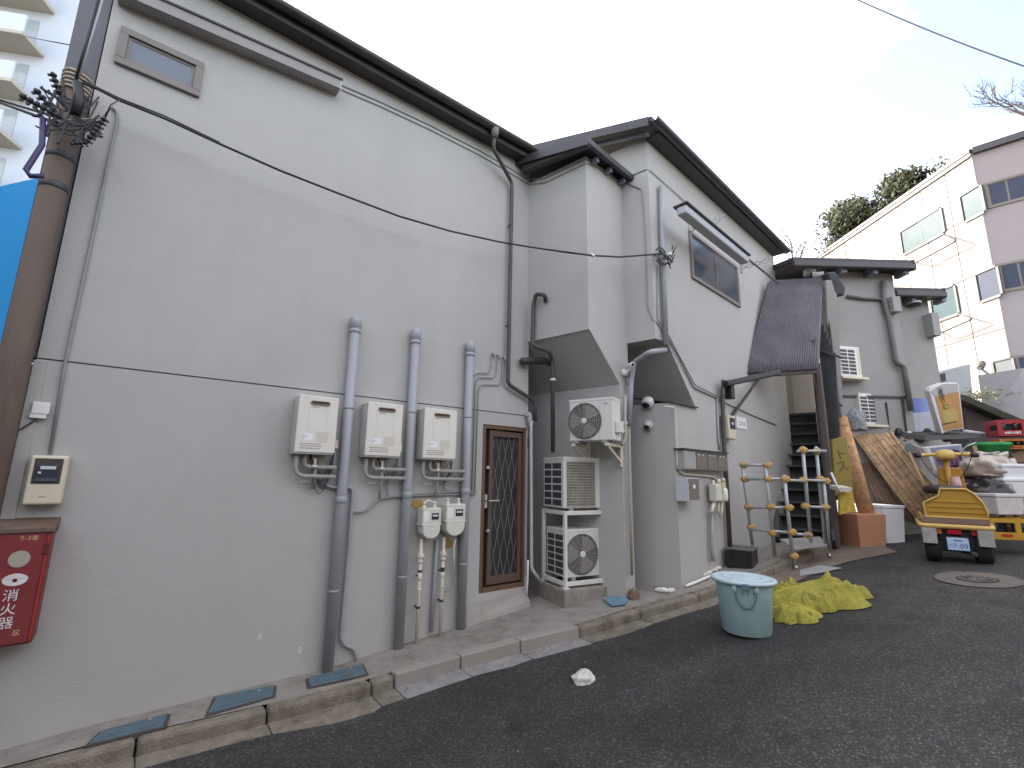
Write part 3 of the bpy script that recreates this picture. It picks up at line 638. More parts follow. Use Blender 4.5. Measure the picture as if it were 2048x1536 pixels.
# gas meters
GASM = M('meter_enamel', (.62, .63, .55), .4, .08, 8, grime=.3, gs=6, gc=(.33, .32, .25))
PIPEW = M('cream_pipe', (.66, .61, .5), .5, .1, 6, grime=.4, gs=5, gc=(.32, .24, .15))
for i, (x0, x1, y0, y1, lab) in enumerate(((846, 881, 1016, 1078, 'pale gas meter left of its twin, beside the orange sealant patch'), (893, 930, 1008, 1072, 'pale gas meter right of its twin, close to the door'))):
    d = .17
    s0, zt = F1.hit(x0, y0, d); s1, zb = F1.hit(x1, y1, d); zt = F1.hit((x0+x1)/2, y0, d)[1]; zb = F1.hit((x0+x1)/2, y1, d)[1]
    w_, h_ = s1-s0, zt-zb
    t = thing('gas_meter', lab, 'gas meter', F1.p((s0+s1)/2, zb, 0), 'gas meters by the door')
    MB().fbox(F1, s0+.005, s1, zb+h_*.45, zt, .04, d).build('body', GASM, t, .012, 3)
    pts = [F1.p(s0+.008+(w_-.016)*(.5+.5*math.cos(a)), zb+h_*.30+(h_*.30)*math.sin(a) if math.sin(a) < 0 else zb+h_*.46, .05) for a in [math.pi*k/10+math.pi for k in range(11)]]+[F1.p(s1-.008, zb+h_*.46, .05), F1.p(s0+.008, zb+h_*.46, .05)]
    MB().prism(pts[:11]+pts[11:], F1.n*(d-.045)).build('lower_case', GASM, t, .01, 2)
    MB().fbox(F1, s0-.004, s1+.008, zb+h_*.44, zb+h_*.475, .035, d+.006).build('seam', GASM, t, .003)
    MB().fbox(F1, s0+w_*.48, s0+w_*.85, zb+h_*.62, zb+h_*.83, d, d+.004).build('display', BLACK, t)
    MB().fbox(F1, s0+w_*.52, s0+w_*.8, zb+h_*.72, zb+h_*.78, d+.004, d+.0055).build('counter', M('counter_white', (.6, .62, .6), .4), t)
    MB().lathe(F1.p(s0+w_*.5, zb+h_*.24, d-.002), [(w_*.26, 0), (w_*.26, .004), (w_*.22, .006), (w_*.2, .003)], 20, F1.n).build('seal_disc', GASM, t)
    MB().fbox(F1, s0+w_*.06, s0+w_*.34, zb+h_*.55, zb+h_*.9, d, d+.002).build('instruction_label', M('white_sticker'), t)
    for k in (.22, .78):
        MB().lathe(F1.p(s0+w_*k, zt-.005, .10), [(.022, 0), (.022, .02), (.016, .022), (.016, .045), (.02, .047), (.018, .06), (.008, .066)], 12).build('union_nut', PIPEW, t)
    q = [F1.p(s0+w_*.22, zt+.05, .10), F1.p(s0+w_*.5, zt+.075, .07), F1.p(s0+w_*.78, zt+.05, .10)]
    if i == 0: MB().tube(q, .012, 8).build('bridge_pipe', PIPEW, t)
for i, (xt, yt, xb, yb, yj, lab) in enumerate(((843, 1078, 833, 1282, 1120, 'cream gas riser with taped joints under the left gas meter'), (891, 1074, 880, 1266, 1115, 'cream gas riser with taped joints under the right gas meter'))):
    s, z0, z1 = vpipe(F1, xb, yb, yt, .07, .02)
    t = thing('gas_riser', lab, 'pipe', F1.p(s, z0, .07), 'gas risers by the door')
    MB().tube([F1.p(s, z0-.02, .07), F1.p(s, z1, .07)], .019, 12).build('pipe', PIPEW, t)
    zj = F1.hit(xt, yj, .07)[1]
    MB().lathe(F1.p(s, zj-.03, .07), [(.02, 0), (.03, .004), (.03, .03), (.024, .034), (.032, .05), (.032, .09), (.02, .1)], 12).build('valve', PIPEW, t)
    MB().bar(F1.p(s-.01, zj+.03, .1), F1.p(s+.05, zj+.03, .11), .02, .012).build('valve_lever', M('brass_grey'), t)
    for k, zz in enumerate((zj-.12, zj-.2, zj-.3)): MB().lathe(F1.p(s, zz, .07), [(.0195, 0), (.024, .003), (.024, .02+.035*(k == 1)), (.0195, .023+.035*(k == 1))], 12).build('coupling', PIPEW if k != 0 else BLACK, t)
    clamp_ring(F1, s, z0+.32, .07, .02, DARK, t)
    clamp_ring(F1, s, z0+.62, .07, .02, DARK, t)
cond([(911, 1078), (908, 1090), (907, 1142)], .014, 'short cream pipe hanging under the right gas meter', d=.07, mat=PIPEW, cat='pipe', name='pipe_stub')
cond([(906, 1142), (905, 1170), (896, 1183), (888, 1182)], .004, 'thin grey wire looping below the right gas meter', cat='cable', name='loop_wire')
cond([(874, 1080), (869, 1160), (862, 1262)], .020, 'grey painted pipe between the two cream gas risers', d=.03, mat=GREYPIPE, cat='pipe', name='grey_pipe')
def wall_patch(F, pts, mat, name, lab, d=.002, th=.004):
    mb = MB().prism([F.pt(x, y, d) for x, y in pts], F.n*th); return single(mb.build(name, mat, None, .002), lab, 'sealant')
def blob(cx, cy, rx, ry, n=13, seed=0):
    r = random.Random(seed); return [(cx+rx*math.cos(2*math.pi*k/n)*r.uniform(.75, 1.15), cy+ry*math.sin(2*math.pi*k/n)*r.uniform(.75, 1.15)) for k in range(n)]
SEAL = M('ochre_sealant', (.38, .235, .06), .8, .3, 30, .6, 50)
wall_patch(F1, blob(834, 1008, 14, 11, seed=2), SEAL, 'sealant_patch', 'rough ochre sealant patch left of the gas meters')
wall_patch(F1, blob(895, 1085, 10, 12, seed=5), SEAL, 'sealant_patch', 'rough ochre sealant patch below the right gas meter')
# electric meter, junction box, long conduit, fire extinguisher box
d = .11; s0, zt = F1.hit(62, 912, d); s1, _ = F1.hit(146, 912, d); zt = F1.hit(100, 911, d)[1]; zb = F1.hit(88, 1010, d)[1]; s1 = F1.hit(131, 960, d)[0]; s0 = F1.hit(52, 960, d)[0]
t = thing('electric_meter', 'beige electric meter box with dark glass on the wall above the red box', 'electric meter', F1.p((s0+s1)/2, zb, 0))
w_, h_ = s1-s0, zt-zb
MB().fbox(F1, s0, s1, zb, zt, .005, d).build('case', BEIGE, t, .018, 3)
MB().fbox(F1, s0+w_*.12, s1-w_*.14, zb+h_*.42, zt-h_*.06, d-.004, d+.003).build('window_rim', M('meter_rim', (.06, .055, .045), .4), t, .012, 3)
MB().fbox(F1, s0+w_*.2, s1-w_*.22, zb+h_*.46, zt-h_*.2, d+.0031, d+.012).build('meter', M('meter_slate', (.035, .04, .05), .3, .1), t, .006)
MB().fbox(F1, s0+w_*.3, s1-w_*.3, zb+h_*.72, zb+h_*.78, d+.012, d+.0135).build('display', M('counter_white'), t)
MB().fbox(F1, s0+w_*.26, s0+w_*.34, zb+h_*.63, zb+h_*.67, d+.012, d+.0135).build('lamp', M('counter_white'), t)
MB().fbox(F1, s0+w_*.22, s1-w_*.24, zb+h_*.48, zb+h_*.54, d+.012, d+.014).build('terminal_cover', M('meter_blue', (.07, .085, .11), .4), t)
for k in (-.06, 0, .06): MB().fbox(F1, s0+w_*(.47+k)-.008, s0+w_*(.47+k)+.008, zb+h_*.155, zb+h_*.175, d, d+.0015).build('embossed_mark', M('emboss', (.4, .35, .25), .6), t)
MB().lathe(F1.p(s0+w_*.5, zb-.012, .06), [(.012, 0), (.012, .014)], 10).build('knob', BEIGE, t)
s0, zt = F1.hit(66, 803, .05); s1, zb = F1.hit(96, 832, .05)
t = thing('cable_box', 'small white cable junction box high on the left wall edge', 'junction box', F1.p((s0+s1)/2, zb, 0))
MB().fbox(F1, s0, s1, zb+.01, zt, .002, .05).build('case', WHITEP, t, .006)
MB().fbox(F1, s0-.005, s1-.01, zb-.02, zb+.012, .002, .045).build('terminal', WHITEP, t, .004)
MB().tube(catenary(F1.p((s0+s1)/2, zb-.01, .03), F1.p(XL-.2, zb-.22, .05), .04, 12), .0055, 6).build('lead', BLACK, t)
cond([(222, 214), (234, 222), (235, 240), (177, 510), (130, 727), (100, 908)], .011, 'thin grey conduit running down the left wall to the electric meter', d=.016)
# red extinguisher box
RED = M('faded_red', (.20, .028, .032), .5, .22, 5, grime=.35, gs=2.2, gc=(.11, .05, .04))
d = .20; zt = F1.hit(60, 1056, d)[1]; zb = F1.hit(60, 1288, d)[1]; s1 = F1.hit(103, 1056, d)[0]; s1b = F1.hit(70, 1280, d)[0]; s1 = (s1+s1b)/2; s0 = s1-.36
t = thing('extinguisher_box', 'faded red fire extinguisher box on the wall at the lower left', 'fire box', F1.p((s0+s1)/2, zb, 0))
MB().fbox(F1, s0, s1, zb, zt-.02, .004, d).build('case', RED, t, .02, 3)
MB().hexa([F1.p(s0-.01, zt-.03, .002), F1.p(s1+.012, zt-.03, .002), F1.p(s1+.012, zt+.055, .002), F1.p(s0-.01, zt+.055, .002)], [F1.p(s0-.01, zt-.03, d+.018), F1.p(s1+.012, zt-.03, d+.018), F1.p(s1+.012, zt+.0, d+.018), F1.p(s0-.01, zt+.0, d+.018)]).build('lid', M('rusty_lid', (.13, .085, .06), .7, .3, 9, .3, 40), t, .004)
dr = MB().fbox(F1, s0+.012, s1-.028, zb+.015, zt-.035, d, d+.008).build('door', RED, t, .004)
MB().fbox(F1, s1-.02, s1-.012, zb+.03, zt-.05, d-.001, d+.004).build('seam', M('bright_red', (.42, .035, .02), .45, .2, 9), t)
MB().fbox(F1, s1-.03, s1-.006, zt-.17, zt-.10, d+.006, d+.018).build('latch', M('dark_red', (.1, .015, .015), .5), t, .003)
PW = M('print_white', (.68, .66, .63), .6, .1, 20)
cx = F1.hit(36, 1130, d+.01)[0]
MB().lathe(F1.p(cx, F1.hit(39, 1118, d+.01)[1], d+.0085), [(.052, 0), (.052, .001)], 28, F1.n).build('print_disc', M('print_khaki', (.36, .34, .27), .6, .08), dr)
ez = F1.hit(32, 1160, d+.01)[1]
em = []
for k in range(13): tt = -1+2*k/12; em.append((.064*tt, .034*(1-tt*tt)**.8+.006))
for k in range(13): tt = 1-2*k/12; em.append((.064*tt*.98, -.036*(1-tt*tt)**.6+.0 if abs(tt) < .98 else .008))
MB().prism([F1.p(cx+x, ez+z, d+.0085) for x, z in em], F1.n*.001).build('emblem', PW, dr)
MB().lathe(F1.p(cx, ez-.002, d+.0096), [(.012, 0), (.012, .0008)], 14, F1.n).build('emblem_centre', M('dark_red'), dr)
for (ch, py, sz) in (('消', 1192, .078), ('火', 1219, .078), ('器', 1246, .078)): text(ch, sz, F1.p(cx-.005, F1.hit(26, py, d+.01)[1], d+.0095), F1.s, (0, 0, 1), PW, 'lettering', dr, .0008)
text('区', .036, F1.p(cx+.055, F1.hit(35, 1266, d+.01)[1], d+.0095), F1.s, (0, 0, 1), M('print_yellow', (.6, .42, .2), .6), 'lettering', dr, .0008)
text('う-5番', .034, F1.p(cx+.025, F1.hit(48, 1077, d+.01)[1], d+.0095), F1.s, (0, 0, 1), M('print_yellow'), 'lettering', dr, .0008)
# ---------------------------------------------------------------- downpipes
DP = M('downpipe_brown', (.075, .062, .055), .45, .15, 6)
t = thing('downpipe', 'dark brown downpipe from the eave past the door', 'downpipe', F1.pt(1070, 830, .07))
MB().pipe([F1.pt(989, 275, .25), F1.pt(986, 296, .22), F1.pt(1024, 366, .07), F1.pt(1016, 768, .07), F1.pt(1071, 803, .07), F1.pt(1070, 842, .07)], .026, 10, .06).build('pipe', DP, t)
q = F1.pt(990, 262, .26); MB().lathe(q-V((0, 0, .1)), [(.03, 0), (.05, .05), (.055, .13)], 10).build('hopper', M('hopper_brown', (.16, .13, .11), .6, .2), t)
for py in (450, 650):
    s_, z_ = F1.hit(1022-(py-450)*.02, py, .07); clamp_ring(F1, s_, z_, .07, .026, DP, t)
t = thing('drain_hose', 'pale grey drain pipe with elbow standing right of the lattice door', 'pipe', F1.pt(1058, 1160, .09))
MB().pipe([F1.pt(1064, 842, .05), F1.pt(1062, 850, .09), F1.pt(1063, 1138, .09), F1.pt(1084, 1166, .12)], .021, 10, .05).build('pipe', M('pale_grey_pipe', (.46, .46, .44), .55, .1, grime=.3, gs=4), t)
q = F1.pt(1060, 838, .05); MB().tube(rounded([q+V((-.05, 0, .06)), q+V((-.01, 0, .05)), q+V((.0, 0, -.1))], .05), .034, 10).build('elbow', M('pale_grey_pipe'), t)
cond([(1056, 1120), (1055, 1160), (1053, 1192)], .012, 'short white pipe piece leaning at the foot of the door', d=.06, mat=WHITEP, cat='pipe', name='white_pipe')
# hooked vent pipe in the bay corner
t = thing('hooked_vent', 'dark brown hooked vent pipe in the corner under the near bay', 'pipe', FLA.pt(1066, 690, .06))
MB().pipe([FLA.pt(1091, 602, .02), FLA.pt(1090, 590, .10), FLA.pt(1072, 588, .08), FLA.pt(1067, 610, .06), FLA.pt(1065, 690, .06), FLA.pt(1098, 702, .02), FLA.pt(1105, 722, -.12), FLA.pt(1106, 905, -.12)], .028, 10, .05).build('pipe', DP, t)
MB().lathe(FLA.pt(1106, 762, -.12), [(.028, 0), (.036, .004), (.036, .03), (.028, .034)], 12).build('joint', WHITEP, t)
t = thing('exhaust_duct', 'dark round exhaust duct sticking out of the wall above the door', 'duct', F1.pt(1050, 720, .1))
MB().pipe([F1.pt(1046, 722, .002), F1.pt(1046, 722, .11), F1.pt(1096, 722, .09), F1.pt(1110, 735, .02)], .048, 12, .06).build('duct', M('duct_brown', (.05, .04, .034), .5, .25), t)

# ---------------------------------------------------------------- air conditioners
ACW = M('ac_white', (.66, .655, .60), .45, .05, 3, grime=.18, gs=3, gc=(.4, .37, .29))
ACGR = M('ac_grille', (.16, .155, .135), .5, .3, 12)
FIN = M('ac_fins', (.05, .055, .06), .6, .4, 30)
def ac_unit(o, a, w, h, dp, lab, style='fan', side='left', group='outdoor air conditioner units'):
    """o: front-left-bottom corner; front runs along azimuth a, body goes back from it"""
    F = Frame((o[0], o[1]), a); zb = o[2]
    if (F.p(0, 0, 0)-C0).dot(F.n) > 0: F.n = -F.n
    t = thing('air_conditioner', lab, 'air conditioner', F.p(w/2, zb, -dp/2), group)
    MB().fbox(F, 0, w, zb+.03, zb+h, -dp, 0).build('body', ACW, t, .012, 3)
    MB().fbox(F, -.004, w+.004, zb+h-.03, zb+h+.006, -dp-.004, .004).build('lid', ACW, t, .006)
    for k in (.16, .8): MB().fbox(F, w*k-.03, w*k+.03, zb, zb+.03, -dp-.01, .01).build('foot', M('ac_foot', (.3, .3, .28), .6), t)
    if style == 'fan':
        cx, cz, r = w*.36, zb+h*.5, h*.415
        MB().lathe(F.p(cx, cz, .001), [(r, 0), (r, .004), (r*.96, .006), (r*.955, .0015)], 36, F.n).build('fan_opening', M('fan_shade', (.11, .11, .10), .6, .2), t)
        bl = MB()
        for k in range(3):
            a0 = 2*math.pi*k/3+.4
            for j in range(6):
                a1, a2 = a0+j*.19, a0+(j+1)*.19
                pts = [F.p(cx+r*rr*math.cos(a_), cz+r*rr*math.sin(a_), .004) for rr, a_ in ((.2, a1), (.88, a1), (.88, a2), (.2, a2))]; bl.add(pts, [(0, 1, 2, 3)])
        bl.build('fan_blade', M('fan_grey', (.26, .255, .23), .5), t)
        gr = MB()
        for k in range(1, 9): gr.tube([F.p(cx+r*k/8*math.cos(2*math.pi*j/32), cz+r*k/8*math.sin(2*math.pi*j/32), .014+.012*(1-(k/8)**2)) for j in range(33)], .0022, 4, cap=False)
        for k in range(16): gr.tube([F.p(cx+r*q_*math.cos(2*math.pi*k/16), cz+r*q_*math.sin(2*math.pi*k/16), .014+.012*(1-q_**2)) for q_ in (.15, .55, 1)], .0022, 4)
        gr.build('fan_grille', M('grille_wire', (.40, .385, .34), .5), t)
        MB().lathe(F.p(cx, cz, .02), [(r*.17, 0), (r*.17, .008), (r*.1, .012)], 20, F.n).build('fan_hub', ACW, t)
        MB().fbox(F, w*.70, w*.703, zb+.05, zb+h-.05, .0005, .003).build('seam', ACGR, t)
        MB().fbox(F, w*.80, w*.90, zb+h*.86, zb+h*.885, .0005, .0015).build('badge', M('print_grey'), t)
    elif style == 'grid':
        x0, x1, z0, z1 = w*.07, w*.70, zb+h*.09, zb+h*.92
        MB().fbox(F, x0, x1, z0, z1, .0005, .004).build('coil', M('dusty_coil', (.22, .20, .15), .7, .6, 9, grime=.6, gs=5, gc=(.05, .05, .04)), t)
        for k in range(17): z = z0+(z1-z0)*k/16; MB().bar(F.p(x0, z, .012), F.p(x1, z, .012), .006, .009).build('slat', M('grille_wire'), t)
        gr = MB()
        for k in range(13): x = x0+(x1-x0)*k/12; gr.bar(F.p(x, z0, .006), F.p(x, z1, .006), .004)
        gr.build('grille_wires', M('grille_wire'), t)
        MB().lathe(F.p(w*.86, zb+h*.78, .001), [(.012, 0), (.01, .003)], 10, F.n).build('badge', M('print_grey'), t)
        MB().lathe(F.p(w*.76, zb+h*.9, .001), [(.006, 0), (.006, .003)], 8, F.n).build('screw', M('print_grey'), t)
    # side louvres: grid of dark openings
    Fs = Frame(F.p(0 if side == 'left' else w, 0, 0)[:2], a+90 if False else math.degrees(math.atan2(-F.n.x, -F.n.y)))
    rows = 6
    for c_, (u0, u1) in enumerate(((.10, .52), (.58, .92)) if side == 'left' else ()):
        for k in range(rows):
            z0, z1 = zb+.06+(h-.11)*k/rows, zb+.06+(h-.11)*(k+.78)/rows
            MB().fbox(Fs, dp*u0, dp*u1, z0, z1, .0012 if side == 'left' else .0012, .004).build('side_louvre', FIN, t)
    return t, F
# stand on a concrete plinth in the recess
blk_z = .45
c1 = at_z(1131, 1174, blk_z+.02)                       # stand front-left foot
dirF, dirB = az(101), az(11)
wS = along(c1, dirF, 1225); dS = along(c1, dirB, 1087)
ws, ds = max(.7, min(.95, wS)), max(.32, min(.5, dS))
STW = M('stand_white', (.70, .69, .64), .4, .06, grime=.2, gs=4, gc=(.4, .34, .25))
FS = Frame(c1[:2], 101)
zt = FS.hit(1131, 1023)[1]
# plinth
pb = MB(); g0 = road_z(c1.x, c1.y)+.05
pb.fbox(FS, -.06, ws+.12, g0, blk_z, -ds-.08, .07); single(pb.build('concrete_plinth', CONC, None, .02), 'concrete block under the white air conditioner stand', 'plinth')
t = thing('unit_stand', 'white steel two tier stand holding the air conditioner units', 'stand', FS.p(ws/2, blk_z, -ds/2))
for (s_, d_) in ((0, 0), (ws, 0), (0, -ds), (ws, -ds)): MB().bar(FS.p(s_, blk_z+.012, d_), FS.p(s_, zt, d_), .04).build('leg', STW, t, .004); MB().fbox(FS, s_-.04, s_+.04, blk_z, blk_z+.012, d_-.04, d_+.04).build('foot_plate', STW, t)
for zz in (blk_z+.05, zt-.02):
    for d_ in (0, -ds): MB().bar(FS.p(.02, zz, d_), FS.p(ws-.02, zz, d_), .035, .05).build('rail', STW, t, .004)
    for s_ in (0, ws): MB().bar(FS.p(s_, zz, -.02), FS.p(s_, zz, -ds+.02), .035, .05).build('cross_rail', STW, t, .004)
zl = FS.hit(1140, 1060, -.03)[1]
ac_unit(FS.p(.03, blk_z+.078, -.03), 101, ws-.06, zl-(blk_z+.078), ds-.05, 'air conditioner with round fan low inside the white stand')
zu = FS.hit(1118, 914, .0)[1]
ac_unit(FS.p(-.02, zt+.006, .0), 101, ws-.03, zu-zt-.006, ds-.02, 'air conditioner with dusty square grille on top of the white stand', 'grid')
MB_ = MB().tube(catenary(FS.p(.35, zt-.02, -.15), FS.p(.32, zl, -.15), -.02, 6), .006, 6).build('short_wire', COND); single(MB_, 'short wire dropping between the two stacked units', 'cable')
# upper unit on brackets
FU = Frame(FLL.p(0, 0, .44)[:2], 162)
su0, su1 = FU.hit(1139, 840)[0], FU.hit(1226, 840)[0]; zt_, zb_ = FU.hit(1180, 798)[1], FU.hit(1185, 886)[1]
PU = FU.p(su0, zb_, 0)
tu, Fu = ac_unit(PU, 162, su1-su0, zt_-zb_, .26, 'air conditioner on wall brackets under the near bay', side='right')
t = thing('wall_bracket', 'pale steel wall brackets carrying the upper air conditioner', 'bracket', Fu.p(.4, zb_-.05, -.2))
for k in (.1, .86):
    s_ = (su1-su0)*k; b_ = MB(); b_.bar(Fu.p(s_, zb_-.02, .03), Fu.p(s_, zb_-.02, -.44), .045, .035); b_.bar(Fu.p(s_, zb_-.04, -.02), Fu.p(s_, zb_-.22, -.43), .03); b_.bar(Fu.p(s_, zb_+.02, -.43), Fu.p(s_, zb_-.28, -.43), .04); b_.build('arm', BEIGE, t, .004)
MB().fbox(Fu, su1-su0+.001, su1-su0+.06, zb_+.12, zb_+.26, -.2, -.06).build('valve_cover', ACW, tu, .01)
MB().tube(catenary(Fu.p(.35, zb_, -.1), FS.p(.5, zu+.02, -.1), .03, 8), .009, 6).build('drain_hose', M('hose_tan', (.36, .33, .24), .6), tu)

# duct, bullet camera and cables at the bay corner
t = thing('cable_duct', 'grey round duct curving down between the two bays to the upper unit', 'duct', FLL.p(0, 2.2, .05))
cx0 = FA.pt(1262, 600, .06)
MB().pipe([F2.pt(1330, 700, .05), F2.pt(1300, 704, .10), FA.pt(1268, 725, .10), FA.pt(1262, 760, .07), FA.pt(1258, 850, .07)], .035, 12, .1, 6).build('duct', GREYPIPE, t)
MB().pipe([FA.pt(1258, 850, .06), FA.pt(1260, 1000, .05), FA.pt(1264, 1150, .05)], .018, 8).build('drain', M('hose_tan'), t)
MB().pipe([FA.pt(1250, 790, .08), FA.pt(1250, 880, .08), FA.pt(1243, 890, .1)], .02, 8).build('lagged_pipe', M('pipe_lagging'), t)
for py in (845, 862): q = FA.pt(1250, py, .08); MB().bar(q-FA.s*.06, q+FA.s*.05, .012, .03).build('strap', M('worn_steel'), t)
t = thing('bullet_camera', 'white bullet security camera at the corner of the near bay', 'camera', FA.pt(1256, 745, .02))
q = FA.pt(1262, 730, .16); dv = (FA.n*.75-FA.s*.6-V((0, 0, .15))).normalized()
MB().lathe(q-dv*.08, [(.02, 0), (.03, .008), (.03, .13), (.034, .135), (.034, .15), (.024, .151)], 18, dv).build('body', WHITEP, t)
MB().lathe(q+dv*.0715, [(.022, 0), (.02, .003)], 14, dv).build('lens', M('lens_black', (.01, .01, .012), .1), t)
MB().bar(q-V((0, 0, .03)), FA.pt(1252, 748, .06), .022).build('arm', WHITEP, t)
q2_ = FA.pt(1250, 745, .03); MB().lathe(q2_-FA.n*.028, [(.05, 0), (.05, .03), (.03, .045)], 16, FA.n).build('mount', WHITEP, t)
loop = [FA.pt(1254, 752, .05)]+[FA.pt(1255, 752, .05)+FA.s*(.05*math.sin(k*.6))+V((0, 0, -.06-.06*math.cos(k*.6+3.1))) for k in range(22)]
MB().tube(loop, .005, 6).build('cable_coil', BLACK, t)
# closet front cameras on its left face
FC = Frame(F2.p(s_3, 0)[:2], 168.3)
for (x, y, sz, lab) in ((1297, 806, .085, 'white dome security camera with dark visor high on the closet side'), (1298, 851, .062, 'smaller dome security camera below the larger one')):
    q = FC.pt(x, y, .0); t = thing('dome_camera', lab, 'camera', q)
    MB().lathe(q+FC.n*.001, [(sz, 0), (sz, .035), (sz*.93, .05)], 24, FC.n).build('base', WHITEP, t)
    pr = [(sz*.9*math.cos(a_), .05+sz*.85*math.sin(a_)) for a_ in [k*math.pi/2/7 for k in range(8)]]; pr[-1] = (.003, pr[-1][1])
    MB().lathe(q, pr, 24, FC.n).build('dome', M('dome_grey', (.5, .5, .5), .2), t)
    e_ = (FC.n*.7-V((0, 0, .75))).normalized(); MB().lathe(q+FC.n*.05+e_*sz*.5, [(sz*.62, 0), (sz*.55, sz*.32), (sz*.3, sz*.45), (.003, sz*.48)], 18, e_).build('lens', M('lens_black'), t)

# ---------------------------------------------------------------- things on the right wall
cond([(1322, 372), (1324, 470), (1332, 690)], .035, 'grey pipe fixed upright on the bay house wall left of the window', d=.05, mat=GREYPIPE, F=F2, cat='pipe', name='wall_pipe')
t = thing('bay_cables', 'pair of grey cables dropping from the bay roof and along the slanted edge', 'cable', F2.pt(1340, 690, .02))
MB().pipe([FLB.pt(1252, 365, .012), FLB.pt(1268, 372, .012), FLB.pt(1284, 378, .012), FLB.pt(1290, 450, .012), FLB.pt(1295, 610, .012), FLB.pt(1306, 640, .012), F2.pt(1318, 648, .02), F2.pt(1336, 676, .02), F2.pt(1352, 705, .02), F2.pt(1388, 775, .02), F2.pt(1442, 800, .02)], .010, 8, .04).build('cable', COND, t)
MB().pipe([FLB.pt(1250, 356, .012), FLB.pt(1293, 338, .012), F2.pt(1302, 342, .015), F2.pt(1400, 430, .015)], .007, 6, .03).build('upper_cable', COND, t)
MB().pipe([F2.pt(1316, 530, .02), F2.pt(1316, 640, .02), F2.pt(1338, 672, .02), F2.pt(1352, 700, .035), F2.pt(1390, 770, .035), F2.pt(1440, 795, .035)], .010, 8, .04).build('cable', COND, t)
t = thing('cable_anchor', 'tangle of black splices where the overhead cable meets the wall pipe', 'cable splice', F2.pt(1322, 510, .1))
rnd = random.Random(4); mb = MB()
for k in range(9):
    p = F2.pt(1318+rnd.uniform(-12, 14), 512+rnd.uniform(-14, 10), .12); q = F2.pt(1326+rnd.uniform(-8, 22), 512+rnd.uniform(-12, 16), .1); mb.tube(catenary(p, q, rnd.uniform(-.06, .08), 6), .009, 6)
mb.build('wires', BLACK, t)
for (a_, b_) in (((1340, 520), (1352, 492)), ((1340, 530), (1350, 508)), ((1333, 515), (1342, 538)), ((1344, 500), (1346, 490))): MB().tube([F2.pt(*a_, .14), F2.pt((a_[0]+b_[0])/2, (a_[1]+b_[1])/2, .14), F2.pt(*b_, .14)], [.004, .014, .004], 6).build('splice', BLACK, t)
MB().lathe(F2.pt(1330, 512, .08), [(.02, 0), (.03, .02), (.02, .05), (.03, .08), (.012, .1)], 10, F2.n).build('insulator', WHITEP, t)
# main overhead cable
ca, cb, cc = F1.pt(238, 200, .32), FA.pt(1185, 511, .22), F2.pt(1318, 508, .1)
t = thing('service_cable', 'black overhead cable sagging across the grey walls', 'cable', ca)
mids = [F1.pt(x, y, .3) for x, y in ((238, 200), (330, 237), (440, 288), (560, 341), (680, 388), (800, 433), (900, 462), (1000, 484), (1060, 494))]
MB().tube([F1.pt(165, 165, .3), F1.pt(200, 180, .3)]+mids+[FA.pt(1130, 504, .3), cb, FA.pt(1240, 514, .25), cc], .011, 6).build('cable', BLACK, t)
MB().tube([F1.pt(165, 160, .3), F1.pt(238, 196, .3), F1.pt(330, 232, .3), F1.pt(440, 285, .3)], .006, 6).build('messenger_wire', BLACK, t)
MB().lathe(cb-FA.s*.03, [(.012, 0), (.02, .01), (.02, .05), (.012, .06)], 10, FA.s).build('clamp', WHITEP, t)

# retractable awning above the window
t = thing('awning', 'grey retracted awning with steel scissor arms above the sliding window', 'awning', F2.pt(1440, 470, .1))
a0, a1 = F2.pt(1372, 424, .45), F2.pt(1520, 513, .45)
vx = (a1-a0).normalized(); z_ = V((0, 0, 1)); n_ = F2.n
qa = F2.hit(1370, 420, .42); qb = F2.hit(1495, 508, .42)
zc = (qa[1]+qb[1])/2
MB().fbox(F2, qa[0], qb[0], zc-.10, zc+.02, .30, .44).build('cassette', M('awning_grey', (.40, .41, .42), .5, .08), t, .02)
MB().fbox(F2, qa[0]-.02, qb[0]+.02, zc+.021, zc+.05, .26, .47).build('top_cap', DARK, t, .01)
for (x, y) in ((1381, 463), (1484, 538)):
    s_, zz = F2.hit(x, y, .02)
    sc_ = MB()
    for k in range(4):
        d0, d1 = .02+k*.13, .02+(k+1)*.13; dz = .045
        for sg in (1, -1): sc_.bar(F2.p(s_, zz+.02+sg*dz*(1 if k % 2 == 0 else -1), d0), F2.p(s_, zz+.02-sg*dz*(1 if k % 2 == 0 else -1), d1), .012, .022)
    sc_.build('scissor_arm', M('galvanised', (.5, .49, .46), .45, .15, metal=.5), t)
    MB().fbox(F2, s_-.03, s_+.03, zz-.06, zz+.1, .001, .025).build('wall_plate', M('galvanised'), t)
MB().bar(F2.p(F2.hit(1396, 470, .02)[0], zc+.05, .36), F2.p(F2.hit(1534, 522, .3)[0], zc-.05, .45), .02, .03).build('front_bar', DARK, t)

